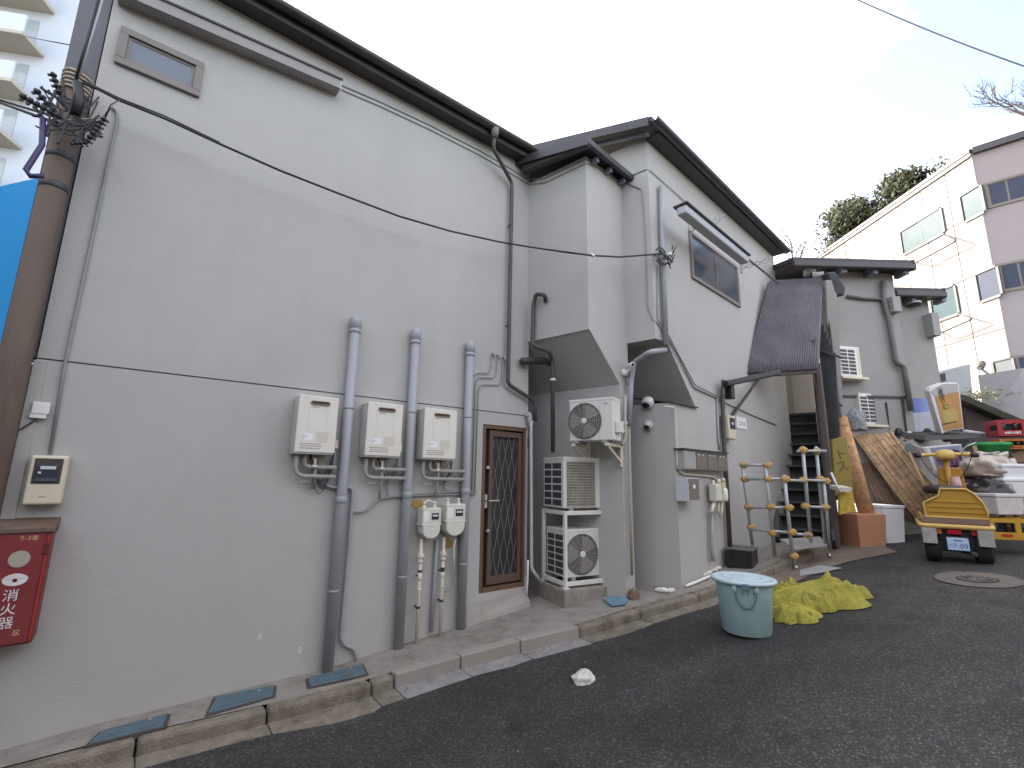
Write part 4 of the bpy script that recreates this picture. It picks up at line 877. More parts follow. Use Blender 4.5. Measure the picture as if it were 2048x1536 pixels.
# letter boxes and utilities on the lower wall
t = thing('letterbox_row', 'row of four grey and brown letterboxes on the wall', 'letterbox', F2.pt(1412, 945, .0))
s0, s1 = F2.hit(1370, 915, .14)[0], F2.hit(1457, 925, .14)[0]
zt1, zb1 = F2.hit(1400, 902, .14)[1], F2.hit(1400, 940, .14)[1]
MB().fbox(F2, s0, s1, zb1, zt1, .003, .12).build('case', M('letterbox_grey', (.33, .33, .31), .5, .08), t, .006)
MB().fbox(F2, s0-.03, s1+.02, zt1+.001, zt1+.018, .003, .15).build('rain_lid', DARK, t)
for k in range(4):
    a_, b_ = s0+(s1-s0)*k/4+.01, s0+(s1-s0)*(k+1)/4-.01
    dm = MB().fbox(F2, a_, b_, zb1+.012, zt1-.012, .12, .13).build('box_door', M('letterbox_grey') if k == 0 else M('letterbox_brown', (.16, .14, .115), .55, .15), t, .004)
    if k: 
        for u in (.25, .6): MB().lathe(F2.p(a_+(b_-a_)*u, zt1-.05, .13), [(.013, 0), (.012, .006)], 10, F2.n).build('lock_knob', WHITEP, dm)
        MB().fbox(F2, a_+.02, b_-.02, zt1-.03, zt1-.022, .13, .132).build('slot', BLACK, dm)
t = thing('post_box', 'small box with dark door below the letterbox row', 'letterbox', F2.pt(1385, 1005, 0))
s0, s1 = F2.hit(1378, 980, .18)[0], F2.hit(1400, 980, .18)[0]; zt1, zb1 = F2.hit(1388, 956, .18)[1], F2.hit(1388, 1003, .18)[1]
MB().fbox(F2, s0, s1, zb1, zt1, .003, .17).build('case', M('pale_steel', (.52, .53, .55), .35, .1), t, .006)
bd = MB().fbox(F2, s0+.015, s1-.015, zb1+.02, zt1-.01, .17, .178).build('door', M('letterbox_brown'), t, .003)
MB().fbox(F2, s0+(s1-s0)*.4, s0+(s1-s0)*.6, zt1-.13, zt1-.08, .178, .18).build('sticker', WHITEP, bd)
cond([(1329, 812), (1350, 816), (1355, 935), (1366, 948), (1425, 953), (1438, 962)], .013, 'white conduit from the closet top down to the right gas meter', d=.03, mat=M('offwhite_conduit', (.6, .58, .5), .5, .1), F=F2, bend=.08)
t = thing('old_gas_meter', 'weathered white gas meter with valves beside the dark downpipe', 'gas meter', F2.pt(1440, 1035, 0))
s0, s1 = F2.hit(1434, 985, .16)[0], F2.hit(1449, 985, .16)[0]; zt1, zb1 = F2.hit(1442, 968, .16)[1], F2.hit(1442, 1003, .16)[1]
MB().fbox(F2, s0, s1, zb1, zt1, .04, .16).build('body', GASM, t, .02, 3)
MB().fbox(F2, s0+.16, s1+.03, zb1+.1, zt1+.02, .05, .18).build('counter_box', M('yellowed', (.5, .47, .26), .5, .1), t, .01)
MB().lathe(F2.pt(1450, 1003, .17), [(.03, 0), (.045, .03), (.045, .16), (.03, .18)], 12).build('regulator', WHITEP, t)
for (x0, y0, x1, y1, r_) in ((1426, 960, 1428, 1008, .02), (1437, 1003, 1436, 1028, .018), (1443, 1003, 1442, 1036, .026), (1427, 1008, 1423, 1026, .024)): MB().tube([F2.pt(x0, y0, .1), F2.pt(x1, y1, .1)], r_, 10).build('pipe', PIPEW, t)
for (x, y) in ((1437, 962), (1446, 960)): MB().lathe(F2.pt(x, y, .1)-V((0, 0, .03)), [(.03, 0), (.03, .04), (.02, .06)], 10).build('union_nut', PIPEW, t)
cond([(1423, 1026), (1424, 1090), (1426, 1122)], .026, 'grey painted pipe running from the old gas meter to the ground', d=.05, mat=GREYPIPE, F=F2, cat='pipe', name='grey_pipe')
t = thing('dark_downpipe', 'dark brown downpipe on the wall right of the letterboxes', 'downpipe', F2.pt(1462, 1090, .06))
MB().pipe([F2.pt(1447, 760, .10), F2.pt(1445, 800, .06), F2.pt(1449, 900, .06), F2.pt(1461, 1110, .06)], .032, 10, .04).build('pipe', DP, t)
cond([(1434, 792), (1437, 880), (1440, 898)], .014, 'grey conduit left of the dark downpipe above the letterboxes', d=.02, F=F2, mat=GREYPIPE)
cond([(1437, 800), (1470, 814), (1500, 828), (1552, 850)], .011, 'grey cable running from the downpipe to the stair', d=.015, F=F2, cat='cable', name='wall_cable')
t = thing('small_meter', 'small beige meter box with dark window beside a white notice', 'electric meter', F2.pt(1462, 880, 0))
s0, s1 = F2.hit(1458, 855, .12)[0], F2.hit(1472, 855, .12)[0]; zt1, zb1 = F2.hit(1465, 831, .12)[1], F2.hit(1465, 878, .12)[1]
MB().fbox(F2, s0, s1, zb1, zt1, .003, .12).build('case', BEIGE, t, .015, 3)
MB().fbox(F2, s0+.04, s1-.03, zb1+(zt1-zb1)*.42, zt1-.04, .12, .125).build('window', M('meter_slate'), t, .01)
MB().fbox(F2, s0+.1, s1-.09, zb1+(zt1-zb1)*.6, zb1+(zt1-zb1)*.7, .125, .127).build('display', M('counter_white'), t)
t = thing('wall_notice', 'small white notice plate with dark print on the wall', 'sign', F2.pt(1484, 855, .0))
s0, s1 = F2.hit(1473, 845, .01)[0], F2.hit(1493, 848, .01)[0]; zt1, zb1 = F2.hit(1480, 834, .01)[1], F2.hit(1480, 857, .01)[1]
MB().fbox(F2, s0, s1, zb1, zt1, .002, .012).build('plate', WHITEP, t, .003)
text('ニハス', .085, F2.p((s0+s1)/2+.02, (zt1+zb1)/2-.01, .0135), F2.s, (0, 0, 1), M('print_dark', (.06, .05, .05), .6), 'lettering', t, .0008)
# ---------------------------------------------------------------- left edge: pole, corner board, apartment, blue sheet
POLE = M('weathered_pole', (.12, .088, .066), .8, .35, 3, .4, 25, stretch=(3, 3, .4), grime=.5, gs=1.5, gc=(.05, .04, .035))
MB().fbox(F1, XL-.2, XL-.012, 2.55, EZ+.05, -.3, -.03).build('corner_board', M('slate_board', (.115, .112, .125), .5, .12, 3), h1)
px_, py_ = XL-.085, WY-.13
t = thing('timber_pole', 'brown weathered utility pole standing at the left corner of the wall', 'pole', (px_, py_, road_z(px_, py_)))
ptop = F1.hit(170, 150, .16)[1]
MB().tube([V((px_, py_, -.3)), V((px_, py_, 2)), V((px_, py_, ptop))], [.088, .083, .075], 20).build('shaft', POLE, t)
for k in range(5): MB().tube([V((px_+.082*math.cos(a_), py_+.082*math.sin(a_), ptop-.03-.035*k+.008*math.sin(a_*2))) for a_ in [2*math.pi*j/18 for j in range(19)]], .012, 6, cap=False).build('lashing', M('rope', (.42, .37, .28), .8, .2, 30), t)
for zz in (ptop-.75, ptop-1.0): MB().lathe(V((px_, py_, zz)), [(.079, 0), (.083, .005), (.083, .05), (.079, .055)], 18).build('steel_band', DARK, t)
# cable bundle with splice closures
t = thing('splice_cluster', 'tangle of black cable splices and clamps hanging on the pole', 'cable splice', V((px_, py_-.15, ptop-.6)))
rnd = random.Random(11); mb = MB()
P = lambda x, y, d=.36: F1.pt(x, y, d)
for k in range(26):
    a_ = P(rnd.uniform(95, 200), rnd.uniform(150, 260)); b_ = P(rnd.uniform(60, 210), rnd.uniform(170, 300)); mb.tube(catenary(a_, b_, rnd.uniform(.02, .16), 10), rnd.uniform(.005, .010), 6)
mb.build('loose_cables', BLACK, t)
def beads(p, q, n, r, name):
    p, q = V(p), V(q); m_ = MB(); d_ = (q-p)
    m_.tube([p, q], r*.55, 8)
    for k in range(n):
        c = p+d_*((k+.5)/n); m_.lathe(c-d_.normalized()*r*.6, [(r*.5, 0), (r, r*.2), (r, r*.9), (r*.5, r*1.1)], 8, d_)
        m_.bar(c, c+d_.cross(F1.n).normalized()*r*1.6, r*.7)
    m_.build(name, BLACK, t)
beads(P(140, 288), P(175, 285), 4, .018, 'splice_closure'); beads(P(172, 285), P(210, 235), 7, .02, 'splice_closure'); beads(P(40, 190), P(120, 235), 6, .024, 'splice_closure'); beads(P(70, 178), P(110, 225), 4, .022, 'splice_closure'); beads(P(105, 145), P(120, 190), 4, .02, 'splice_closure')
MB().tube([P(155, 165), P(160, 200), P(150, 230)], .032, 10).build('clamp_body', BLACK, t)
MB().tube([P(86, 235), P(84, 290), P(52, 340), P(60, 352), P(88, 352)], .018, 8).build('drop_cable', M('indigo_cable', (.03, .025, .09), .4), t)
MB().tube([P(132, 240), P(200, 236), P(220, 215), P(238, 202)], .005, 6).build('tan_wire', M('rope'), t)
MB().tube([P(210, 235), P(222, 210), P(240, 200)], .007, 6).build('black_wire', BLACK, t)
for k, (y0, y1) in enumerate(((190, 240), (200, 252))):
    single(MB().tube(catenary(P(120, y1-4), at_depth(-300, y0-110-k*20, 5.2), .05, 14), .011, 6).build('street_cable', BLACK), ['upper black cable running off to the left from the pole', 'lower black cable running off to the left from the pole'][k], 'cable')
single(MB().tube(catenary(at_depth(140, 90, 5), at_depth(-200, 5, 7), .05, 10), .006, 5).build('thin_wire', BLACK), 'thin wire crossing in front of the white apartment block', 'cable')
MB().tube([P(205, 0, .25), P(160, 150, .25)], .008, 6).build('earth_wire', GREYPIPE, t); MB().tube([P(196, 0, .25), P(152, 160, .25)], .012, 6).build('riser_cable', BLACK, t)

# blue sheet hoarding behind the pole
pa, pb = at_depth(-60, 352, 5.6), at_depth(83, 362, 5.2)
pz0 = at_depth(60, 715, 5.2).z
t = thing('blue_hoarding', 'bright blue sheet hoarding behind the pole at the left edge', 'hoarding', V((pb.x-.5, pb.y, pz0)))
dv = V((pa.x-pb.x, pa.y-pb.y, 0)).normalized()
BLUE = M('bright_blue', (.015, .36, .80), .5, .06, 2)
for k in range(4):
    a_, b_ = V((pb.x, pb.y, 0))+dv*(k*.62), V((pb.x, pb.y, 0))+dv*(k*.62+.6)
    MB().prism([a_+V((0, 0, pz0)), b_+V((0, 0, pz0)), b_+V((0, 0, pb.z+.02)), a_+V((0, 0, pb.z+.02))], V((-dv.y, dv.x, 0))*.03).build('sheet', BLUE, t)
for k in range(22):
    a_ = V((pb.x, pb.y, 0))+dv*(.05+k*.112); MB().bar(a_+V((0, 0, pz0))-V((-dv.y, dv.x, 0))*.012, a_+V((0, 0, pb.z))-V((-dv.y, dv.x, 0))*.012, .022, .022).build('rib', BLUE, t)
MB().prism([V((pb.x, pb.y, pz0-.22)), V((pb.x, pb.y, pz0-.22))+dv*2.5, V((pb.x, pb.y, pz0-.02))+dv*2.5, V((pb.x, pb.y, pz0-.02))], V((-dv.y, dv.x, 0))*.05).build('lower_rail', BLUE, t)
MB().prism([V((pb.x, pb.y+.1, -.6))-dv*1.4, V((pb.x, pb.y+.1, -.6))+dv*2.6, V((pb.x, pb.y+.1, pz0-.2))+dv*2.6, V((pb.x, pb.y+.1, pz0-.2))-dv*1.4], V((-dv.y, dv.x, 0))*.1).build('dark_base', M('near_black_brown', (.03, .025, .02), .8, .3), t)  # near-black sheet paints in the deep shade around the pole foot
# white apartment block far behind with balconies
ap = at_depth(60, 180, 26)
AW = M('apartment_white', (.50, .56, .65), .7, .03, 2)
FP = Frame((ap.x, ap.y), 118)
t = thing('apartment_block', 'tall white apartment block with rows of balconies beyond the pole', 'building', FP.p(0, 0, -4))
MB().fbox(FP, -16, 3.4, -1, 40, -9, 0).build('wall', AW, t)
for k in range(11):
    z = 4+k*2.9
    for j in range(3):
        s_ = -14+j*5.2
        bl = MB().fbox(FP, s_, s_+3.9, z, z+.18, .001, 1.5).build('balcony_slab', M('balcony_soffit', (.42, .40, .33), .8, .05), t)
        MB().fbox(FP, s_, s_+3.9, z+.18, z+1.2, 1.42, 1.5).build('balcony_front', AW, bl)
        rl = MB()
        for q in range(14): rl.bar(FP.p(s_+.1+q*.28, z+.18, 1.36), FP.p(s_+.1+q*.28, z+1.25, 1.36), .04)
        rl.build('railing', M('galvanised'), bl)
        MB().fbox(FP, s_+.5, s_+3.3, z+.3, z+2.3, .002, .03).build('balcony_window', glass_mat('pale_glass', (.35, .40, .45)), bl)
    for q in (3.0, 3.2): MB().bar(FP.p(q, z, .06), FP.p(q, z+2.9, .06), .05).build('drain_pipe', AW, t)

# ---------------------------------------------------------------- steel stair with corrugated canopy
g0 = on_ground(1612, 1085, .1)
FT = LF((g0.x, g0.y, g0.z), 70)
STEEL = M('stair_steel', (.05, .052, .058), .5, .25, 6, grime=.3, gs=3, gc=(.1, .07, .05))
t = thing('steel_stair', 'dark steel stair climbing beside the house under a corrugated canopy', 'stair', FT.o)
wd = .38; n_t = 11; rise, run = .215, .17
for k in range(n_t):
    MB().lbox(FT, -wd, wd, k*run, k*run+.23, (k+1)*rise-.03, (k+1)*rise).build('tread', M('tread_steel', (.05, .055, .058), .5, .3, 8), t)
    MB().lbox(FT, -wd, wd, k*run+.22, k*run+.228, k*rise-.02, (k+1)*rise-.03).build('riser', M('riser_dark', (.035, .038, .04), .6, .3, 8), t)
for sx in (-wd-.02, wd+.02): MB().bar(FT.p(sx, -.12, .0), FT.p(sx, n_t*run, n_t*rise), .07, .26).build('stringer', STEEL, t)
# railing: slatted side screen on the right, light rail on the left
for k in range(9):
    y = .15+k*.27; MB().bar(FT.p(wd+.03, y, rise*y/run), FT.p(wd+.03, y, rise*y/run+1.3), .045).build('baluster', STEEL, t)
for hh in (.45, .85, 1.3): MB().bar(FT.p(wd+.035, 0, hh), FT.p(wd+.035, n_t*run, n_t*rise+hh), .035, .05).build('handrail', STEEL, t)
for (dx, dy) in ((.03, -.05), (.07, .25), (.02, .55)): MB().bar(FT.p(wd+dx, dy, -.05), FT.p(wd+dx, dy, 3.35-1.2*dy), .07, .07).build('post', M('rust_steel', (.085, .065, .06), .6, .3, 8), t)
for k in range(6): MB().bar(at_depth(1641+5.5*k, 636+14*k, 8.75-.04*k), at_depth(1650+7*k, 1000, 8.1-.03*k), .035, .05).build('screen_bar', STEEL, t)
for (y0, y1) in ((700, 716), (790, 812), (880, 905)): MB().bar(at_depth(1640, y0, 8.6), at_depth(1684, y1, 8.35), .03, .04).build('screen_rail', STEEL, t)
MB().pipe([FT.p(-wd-.04, .9, 1.15), FT.p(-wd-.16, .6, 1.9), FT.p(-wd-.14, .9, 2.2), FT.p(-wd-.04, 1.2, 1.75)], .018, 8).build('grab_rail', STEEL, t)
# canopy
c = [at_depth(1539, 562, 9.3), at_depth(1646, 556, 9.1), at_depth(1637, 738, 7.9), at_depth(1490, 747, 8.2)]
t2 = thing('stair_canopy', 'sloping dark corrugated plastic canopy over the stair', 'canopy', c[3])
mb = MB(); nx, ny = 120, 6
nrm = (c[1]-c[0]).cross(c[3]-c[0]).normalized()
if nrm.z < 0: nrm = -nrm
for j in range(ny+1):
    for i in range(nx+1):
        u, v = i/nx, j/ny; p = (c[0]*(1-u)+c[1]*u)*(1-v)+(c[3]*(1-u)+c[2]*u)*v; mb.v.append(p+nrm*(.028*math.sin(i*2*math.pi/4)))
for j in range(ny):
    for i in range(nx): mb.f.append([j*(nx+1)+i, j*(nx+1)+i+1, (j+1)*(nx+1)+i+1, (j+1)*(nx+1)+i]); mb.sm.append(True)
CAN = M('smoked_corrugated', (.27, .265, .285), .35, .25, 3, grime=.35, gs=4, gc=(.05, .045, .045))
_n = CAN.node_tree.nodes; _L = CAN.node_tree.links; _tr = _n.new('ShaderNodeBsdfTransparent'); _tr.inputs[0].default_value = (.75, .75, .8, 1); _mx = _n.new('ShaderNodeMixShader'); _mx.inputs[0].default_value = .3
_L.new(_n['Principled BSDF'].outputs[0], _mx.inputs[1]); _L.new(_tr.outputs[0], _mx.inputs[2]); _L.new(_mx.outputs[0], _n['Material Output'].inputs[0])
sh_ = mb.build('corrugated_sheet', CAN, t2); so_ = sh_.modifiers.new('solid', 'SOLIDIFY'); so_.thickness = .004
for k in range(8):
    v = (k+.5)/8; MB().bar(c[0].lerp(c[3], v)-nrm*.035, c[1].lerp(c[2], v)-nrm*.035, .035, .03, nrm).build('purlin', DARK, t2)
    rb = MB()
    for q in range(6):
        for o_ in (.04,): rb.lathe(c[0].lerp(c[3], v).lerp(c[1].lerp(c[2], v), (q+.5)/6)+nrm*.012, [(.012, 0), (.012, .006)], 6, nrm)
    rb.build('hook_bolts', DARK, t2)
for (a_, b_) in ((c[0], c[3]), (c[1], c[2]), (c[0].lerp(c[1], .5), c[3].lerp(c[2], .5))): MB().bar(a_-nrm*.07, b_-nrm*.07, .04, .05, nrm).build('rafter', DARK, t2)
MB().bar(c[3]-nrm*.06, c[2]-nrm*.06, .06, .08).build('front_beam', M('rust_steel'), t2)
MB().bar(F2.pt(1450, 768, .14), F2.pt(1450, 768, .14).lerp(c[2], .55)+V((0, 0, .05)), .11, .09).build('gutter', BLACK, t2, .02)
MB().bar(F2.pt(1462, 835, .03), c[3].lerp(c[2], .2)-V((0, 0, .08)), .035, .035).build('brace', DARK, t2)
q = F2.pt(1458, 770, .12); MB().bar(q+V((0, 0, .04)), q-V((0, 0, .22)), .12, .11).build('gutter_outlet', BLACK, t2, .015)
MB().bar(c[2]-V((0, 0, .05)), V((c[2].x, c[2].y, road_z(c[2].x, c[2].y)+.1)), .05).build('canopy_post', M('rust_steel'), t2)
MB().bar(c[1]-V((0, 0, .05)), V((c[1].x, c[1].y, 1.0)), .05).build('canopy_post', M('rust_steel'), t2)
fl = MB()
for k in range(7): fl.tube([c[1]+V((.0, 0, .02))-(c[1]-c[0])*.03*k, c[1]+V((0, 0, .10))-(c[1]-c[0])*.03*k+nrm*.04], .012, 5)
fl.build('ragged_edge', M('pale_grey_pipe'), t2)

# pipe rack with yellow joints
PIP = M('coated_pipe', (.40, .42, .43), .35, .1, 6, metal=.3)
YJ = M('ochre_joint', (.46, .285, .085), .6, .25, 20)
qd = on_ground(1580, 1138, .02); Dr = (qd-C0).dot(FW)
t = thing('pipe_rack', 'rack of grey pipes with ochre plastic joints standing at the stair foot', 'rack', qd)
RP = lambda x, y, k=0: at_depth(x, y, Dr+k)
verts_ = [((1484, 925), (1505, 1090), .35), ((1530, 925), (1550, 1112), .15), ((1568, 950), (1588, 1138), 0), ((1605, 893), (1622, 1085), .3), ((1632, 893), (1650, 1085), .45), ((1647, 960), (1660, 1100), .4)]
for (a_, b_, k) in verts_: MB().tube([RP(*a_, k), RP(*b_, k)], .023, 10).build('upright', PIP, t)
rails = [((1480, 930, .35), (1545, 930, .15)), ((1485, 958, .35), (1580, 958, 0)), ((1490, 1015, .35), (1585, 1015, 0)), ((1495, 1058, .35), (1590, 1066, 0)), ((1595, 902, .3), (1652, 902, .45)), ((1600, 960, .3), (1660, 962, .4)), ((1605, 1013, .3), (1660, 1015, .4)), ((1590, 1068, 0), (1622, 1070, .3)), ((1568, 960, 0), (1612, 962, .3))]
for (a_, b_) in rails: MB().tube([RP(*a_), RP(*b_)], .02, 8).build('rail', PIP, t)
for (x, y, k) in ((1488, 930, .35), (1535, 930, .15), (1490, 958, .35), (1537, 958, .15), (1571, 958, 0), (1497, 1014, .35), (1541, 1013, .15), (1578, 1015, 0), (1503, 1054, .35), (1545, 1066, .15), (1584, 1064, 0), (1606, 900, .3), (1634, 902, .45), (1607, 960, .3), (1640, 958, .42), (1652, 962, .4), (1611, 1012, .3), (1650, 1014, .4), (1616, 1070, .3), (1588, 1112, 0)):
    q = RP(x, y, k); m_ = MB(); m_.lathe(q-V((0, 0, .035)), [(.03, -.01), (.04, .0), (.04, .07), (.03, .08)], 10); m_.lathe(q-RT*.04, [(.028, -.015), (.036, .0), (.036, .08), (.028, .095)], 10, RT); m_.lathe(q-FW*.035, [(.02, 0), (.026, .07)], 8, FW); m_.build('joint', YJ, t)
sh = [RP(1590, 1100, 0), RP(1655, 1092, .4), RP(1640, 1075, .8), RP(1560, 1080, .4)]
MB().prism(sh, (0, 0, .015)).build('shelf_plate', M('galvanised'), t)
for (x, y, k) in ((1588, 1132, 0), (1655, 1108, .4)): MB().lathe(RP(x, y, k)-V((0, 0, .02)), [(.03, 0), (.03, .04)], 10, RT).build('caster', M('worn_steel'), t)
def obox(name, label, cat, px, mat, w, dpt, h, a, up=0., bevel=.01, group=None, lift=None):
    """box whose near-bottom corner stands at picture point px on the ground"""
    o = on_ground(*px, up) if lift is None else at_depth(px[0], px[1], lift)
    F = LF(o, a); return F
# black crate
q = on_ground(1496, 1140, .1); F = LF(q, 75)
t = thing('black_crate', 'black plastic crate with lid on the pavement behind the bucket', 'crate', q)
MB().lbox(F, -.26, .0, 0, .42, 0, .03).build('base', BLACK, t)
cr = M('crate_black', (.018, .020, .022), .45, .2)
MB().lbox(F, -.26, .06, 0, .42, .02, .24).build('body', cr, t, .01)
for k in range(7): MB().lbox(F, -.25+k*.045, -.23+k*.045, -.012, -.001, .03, .22).build('rib', cr, t)
for k in range(9): MB().lbox(F, -.275, -.261, .02+k*.045, .04+k*.045, .03, .22).build('rib', cr, t)
MB().lbox(F, -.28, .08, -.02, .44, .24, .262).build('lid', M('crate_lid', (.11, .115, .115), .5, .2), t, .008)
for (px, py, lab) in (((1462, 1085, 'x')),): pass
# leaning dark board behind the crate
q = on_ground(1468, 1100, .12); single(MB().prism([q, q+F2.s*.22, q+F2.s*.05+V((0, 0, .55)), q+V((0, 0, .6))], F2.n*.02).build('dark_board', M('near_black_brown')), 'dark triangular board leaning on the wall by the downpipe', 'board')

# foam boxes
def tapered_box(name, lab, cat, corner, a, w, dp, h, mat, tap=.86, lidded=True, up=0, lift=None, lidmat=None):
    q = on_ground(*corner, up) if lift is None else at_depth(corner[0], corner[1], lift)
    F = LF(q, a); t = thing(name, lab, cat, q)
    k = (1-tap)/2
    b = [F.p(w*k, dp*k, 0), F.p(w-w*k, dp*k, 0), F.p(w-w*k, dp-dp*k, 0), F.p(w*k, dp-dp*k, 0)]; tt = [F.p(0, 0, h), F.p(w, 0, h), F.p(w, dp, h), F.p(0, dp, h)]
    MB().hexa(b, tt).build('box', mat, t, .012)
    if lidded: MB().lbox(F, -.012, w+.012, -.012, dp+.012, h+.001, h+.05).build('lid', lidmat or mat, t, .012)
    return t, F
FOAMW = M('white_foam', (.78, .80, .82), .8, .05, 20, .3, 90)
FOAMO = M('orange_foam', (.50, .245, .14), .75, .06, 1.5, .1, 30, stretch=(1, 1, 14))
tapered_box('foam_box', 'white foam box standing behind the orange one', 'box', (1776, 1088), 30, .40, .56, .57, FOAMW, up=.0)
tapered_box('orange_box', 'orange brown foam box tipped on the road edge by the pipe rack', 'box', (1722, 1097), 32, .52, .56, .53, FOAMO, up=.0, lidded=False)
# ---------------------------------------------------------------- reed screens
REED = M('reed', (.56, .38, .215), .75, .35, 14, stretch=(1, 1, 1))
REED2 = M('reed_dark', (.25, .165, .11), .8, .3, 14)
TONE = {'reed': (.62, .42, .24), 'reed_dark': (.30, .20, .14), 'reed_pale': (.58, .40, .23)}
def reed_screen(lab, c, mat, n=46, name='reed_screen', ties=9):
    """c: four corners tl,tr,br,bl; reeds run from top to bottom edge"""
    t = thing(name, lab, 'reed screen', c[3])
    rnd = random.Random(len(lab)); tones = [MB(), MB(), MB()]
    nr = (c[1]-c[0]).cross(c[3]-c[0]).normalized()
    for i in range(n):
        u = (i+.5)/n; a = c[0].lerp(c[1], u); b = c[3].lerp(c[2], u); r = (c[1]-c[0]).length/n*.47
        e = rnd.uniform(-.012, .012); rnd.choice(tones).tube([a+(a-b)*e+nr*rnd.uniform(-.008, .008), a.lerp(b, .5)+nr*rnd.uniform(-.014, .014), b+(b-a)*rnd.uniform(-.01, .01)], r, 6, smooth=True)
    for k, m_ in enumerate(tones):
        if m_.v:
            base = mat; o = m_.build('reeds', M(mat.name+'_%d' % k, tuple(min(1, x*(.72, 1., 1.2)[k]) for x in TONE[mat.name]), .75, .4, 9, grime=.3, gs=6, gc=(.12, .07, .04)), t); o['kind'] = 'stuff'
    for k in range(ties):
        v = (k+.5)/ties; MB().tube([c[0].lerp(c[3], v)+nr*.012, c[0].lerp(c[3], v).lerp(c[1].lerp(c[2], v), .5)+nr*.016, c[1].lerp(c[2], v)+nr*.012], .0025, 4).build('tie_string', M('string_dark', (.13, .09, .06), .8), t)
        MB().tube([c[0].lerp(c[3], v)-nr*.012, c[1].lerp(c[2], v)-nr*.012], .0025, 4).build('tie_string', M('string_dark'), t)
    return t
D0 = 8.6
reed_screen('wide unrolled reed screen leaning against the pile', [at_depth(1702, 866, D0+.4), at_depth(1768, 850, D0+.5), at_depth(1886, 994, D0-.3), at_depth(1838, 1048, D0-.55)], REED, 40)
reed_screen('narrow reed screen strip leaning right of the wide one', [at_depth(1772, 852, D0+.45), at_depth(1790, 868, D0+.45), at_depth(1884, 1000, D0-.3), at_depth(1868, 1012, D0-.35)], M('reed_pale', (.50, .34, .19), .75, .3, 14), 10)
reed_screen('greyish older reed screen lying below the wide one', [at_depth(1690, 872, D0+.55), at_depth(1730, 880, D0+.55), at_depth(1840, 1052, D0-.4), at_depth(1770, 1030, D0-.2)], REED2, 30)
a_, b_ = at_depth(1680, 838, D0-.1), at_depth(1738, 1044, D0-.7)
t = thing('reed_roll', 'rolled up orange reed screen leaning beside the yellow sign', 'reed screen', b_)
mb = MB(); ax = (b_-a_).normalized(); e1 = ax.orthogonal().normalized(); e2 = ax.cross(e1); rnd = random.Random(3)
for ring, rr in ((26, .105), (18, .075), (10, .04)):
    for k in range(ring):
        an = 2*math.pi*k/ring+rr; o_ = (e1*math.cos(an)+e2*math.sin(an))*rr; mb.tube([a_+o_+ax*rnd.uniform(-.03, .03), b_+o_], .0125, 5)
o = mb.build('reeds', M('reed_orange', (.60, .36, .18), .75, .4, 12), t); o['kind'] = 'stuff'
for v in (.08, .3, .55, .8): MB().tube([a_.lerp(b_, v)+(e1*math.cos(2*math.pi*j/16)+e2*math.sin(2*math.pi*j/16))*.112 for j in range(17)], .005, 5, cap=False).build('tie_string', M('string_dark'), t)
# yellow signs behind
YS = M('sign_yellow', (.27, .215, .05), .6, .2, 8, grime=.5, gs=4, gc=(.16, .13, .06))
def lean_panel(name, lab, cat, pts, D, mat, th=.04, txt=None, txtmat=None, sz=.12):
    ps = [at_depth(x, y, D+k) for (x, y, k) in pts]; t = thing(name, lab, cat, ps[3])
    n = (ps[1]-ps[0]).cross(ps[3]-ps[0]).normalized(); n = n if n.dot(C0-ps[0]) > 0 else -n
    p = MB().prism(ps, -n*th).build('panel', mat, t, .006)
    ux = (ps[1]-ps[0]).normalized(); uy = n.cross(ux)
    if txt:
        for k, (ch, v) in enumerate(txt): text(ch, sz, ps[0].lerp(ps[3], v).lerp(ps[1].lerp(ps[2], v), .5)+n*.003, ux, uy, txtmat or M('print_dark', (.06, .05, .05), .6), 'lettering', p, .0008)
    return t, ps, n, ux, uy
lean_panel('shop_sign', 'tall yellow sign with dark brown characters left of the reed roll', 'sign', [(1664, 880, .1), (1692, 872, .1), (1708, 985, 0), (1672, 992, 0)], 7.7, YS, .06, [('ト', .3), ('ス', .52)], M('print_brown', (.16, .05, .02), .7), .2)
lean_panel('yellow_board', 'short yellow spotted board standing below the tall yellow sign', 'sign', [(1680, 985, 0), (1706, 983, 0), (1712, 1022, -.05), (1680, 1030, -.05)], 7.3, M('spot_yellow', (.5, .36, .05), .6, .5, 16), .05)
single(MB().tube([at_depth(1662, 945, 7.3), at_depth(1680, 985, 7.2)], .016, 6).build('stick', WHITEP), 'white stick leaning beside the yellow sign', 'stick')
single(MB().prism([at_depth(x, y, 7.2) for x, y in ((1676, 975), (1704, 976), (1702, 984), (1678, 983))], FW*.2).build('white_block', M('offwhite_conduit')), 'small off-white block between the two yellow signs', 'block')

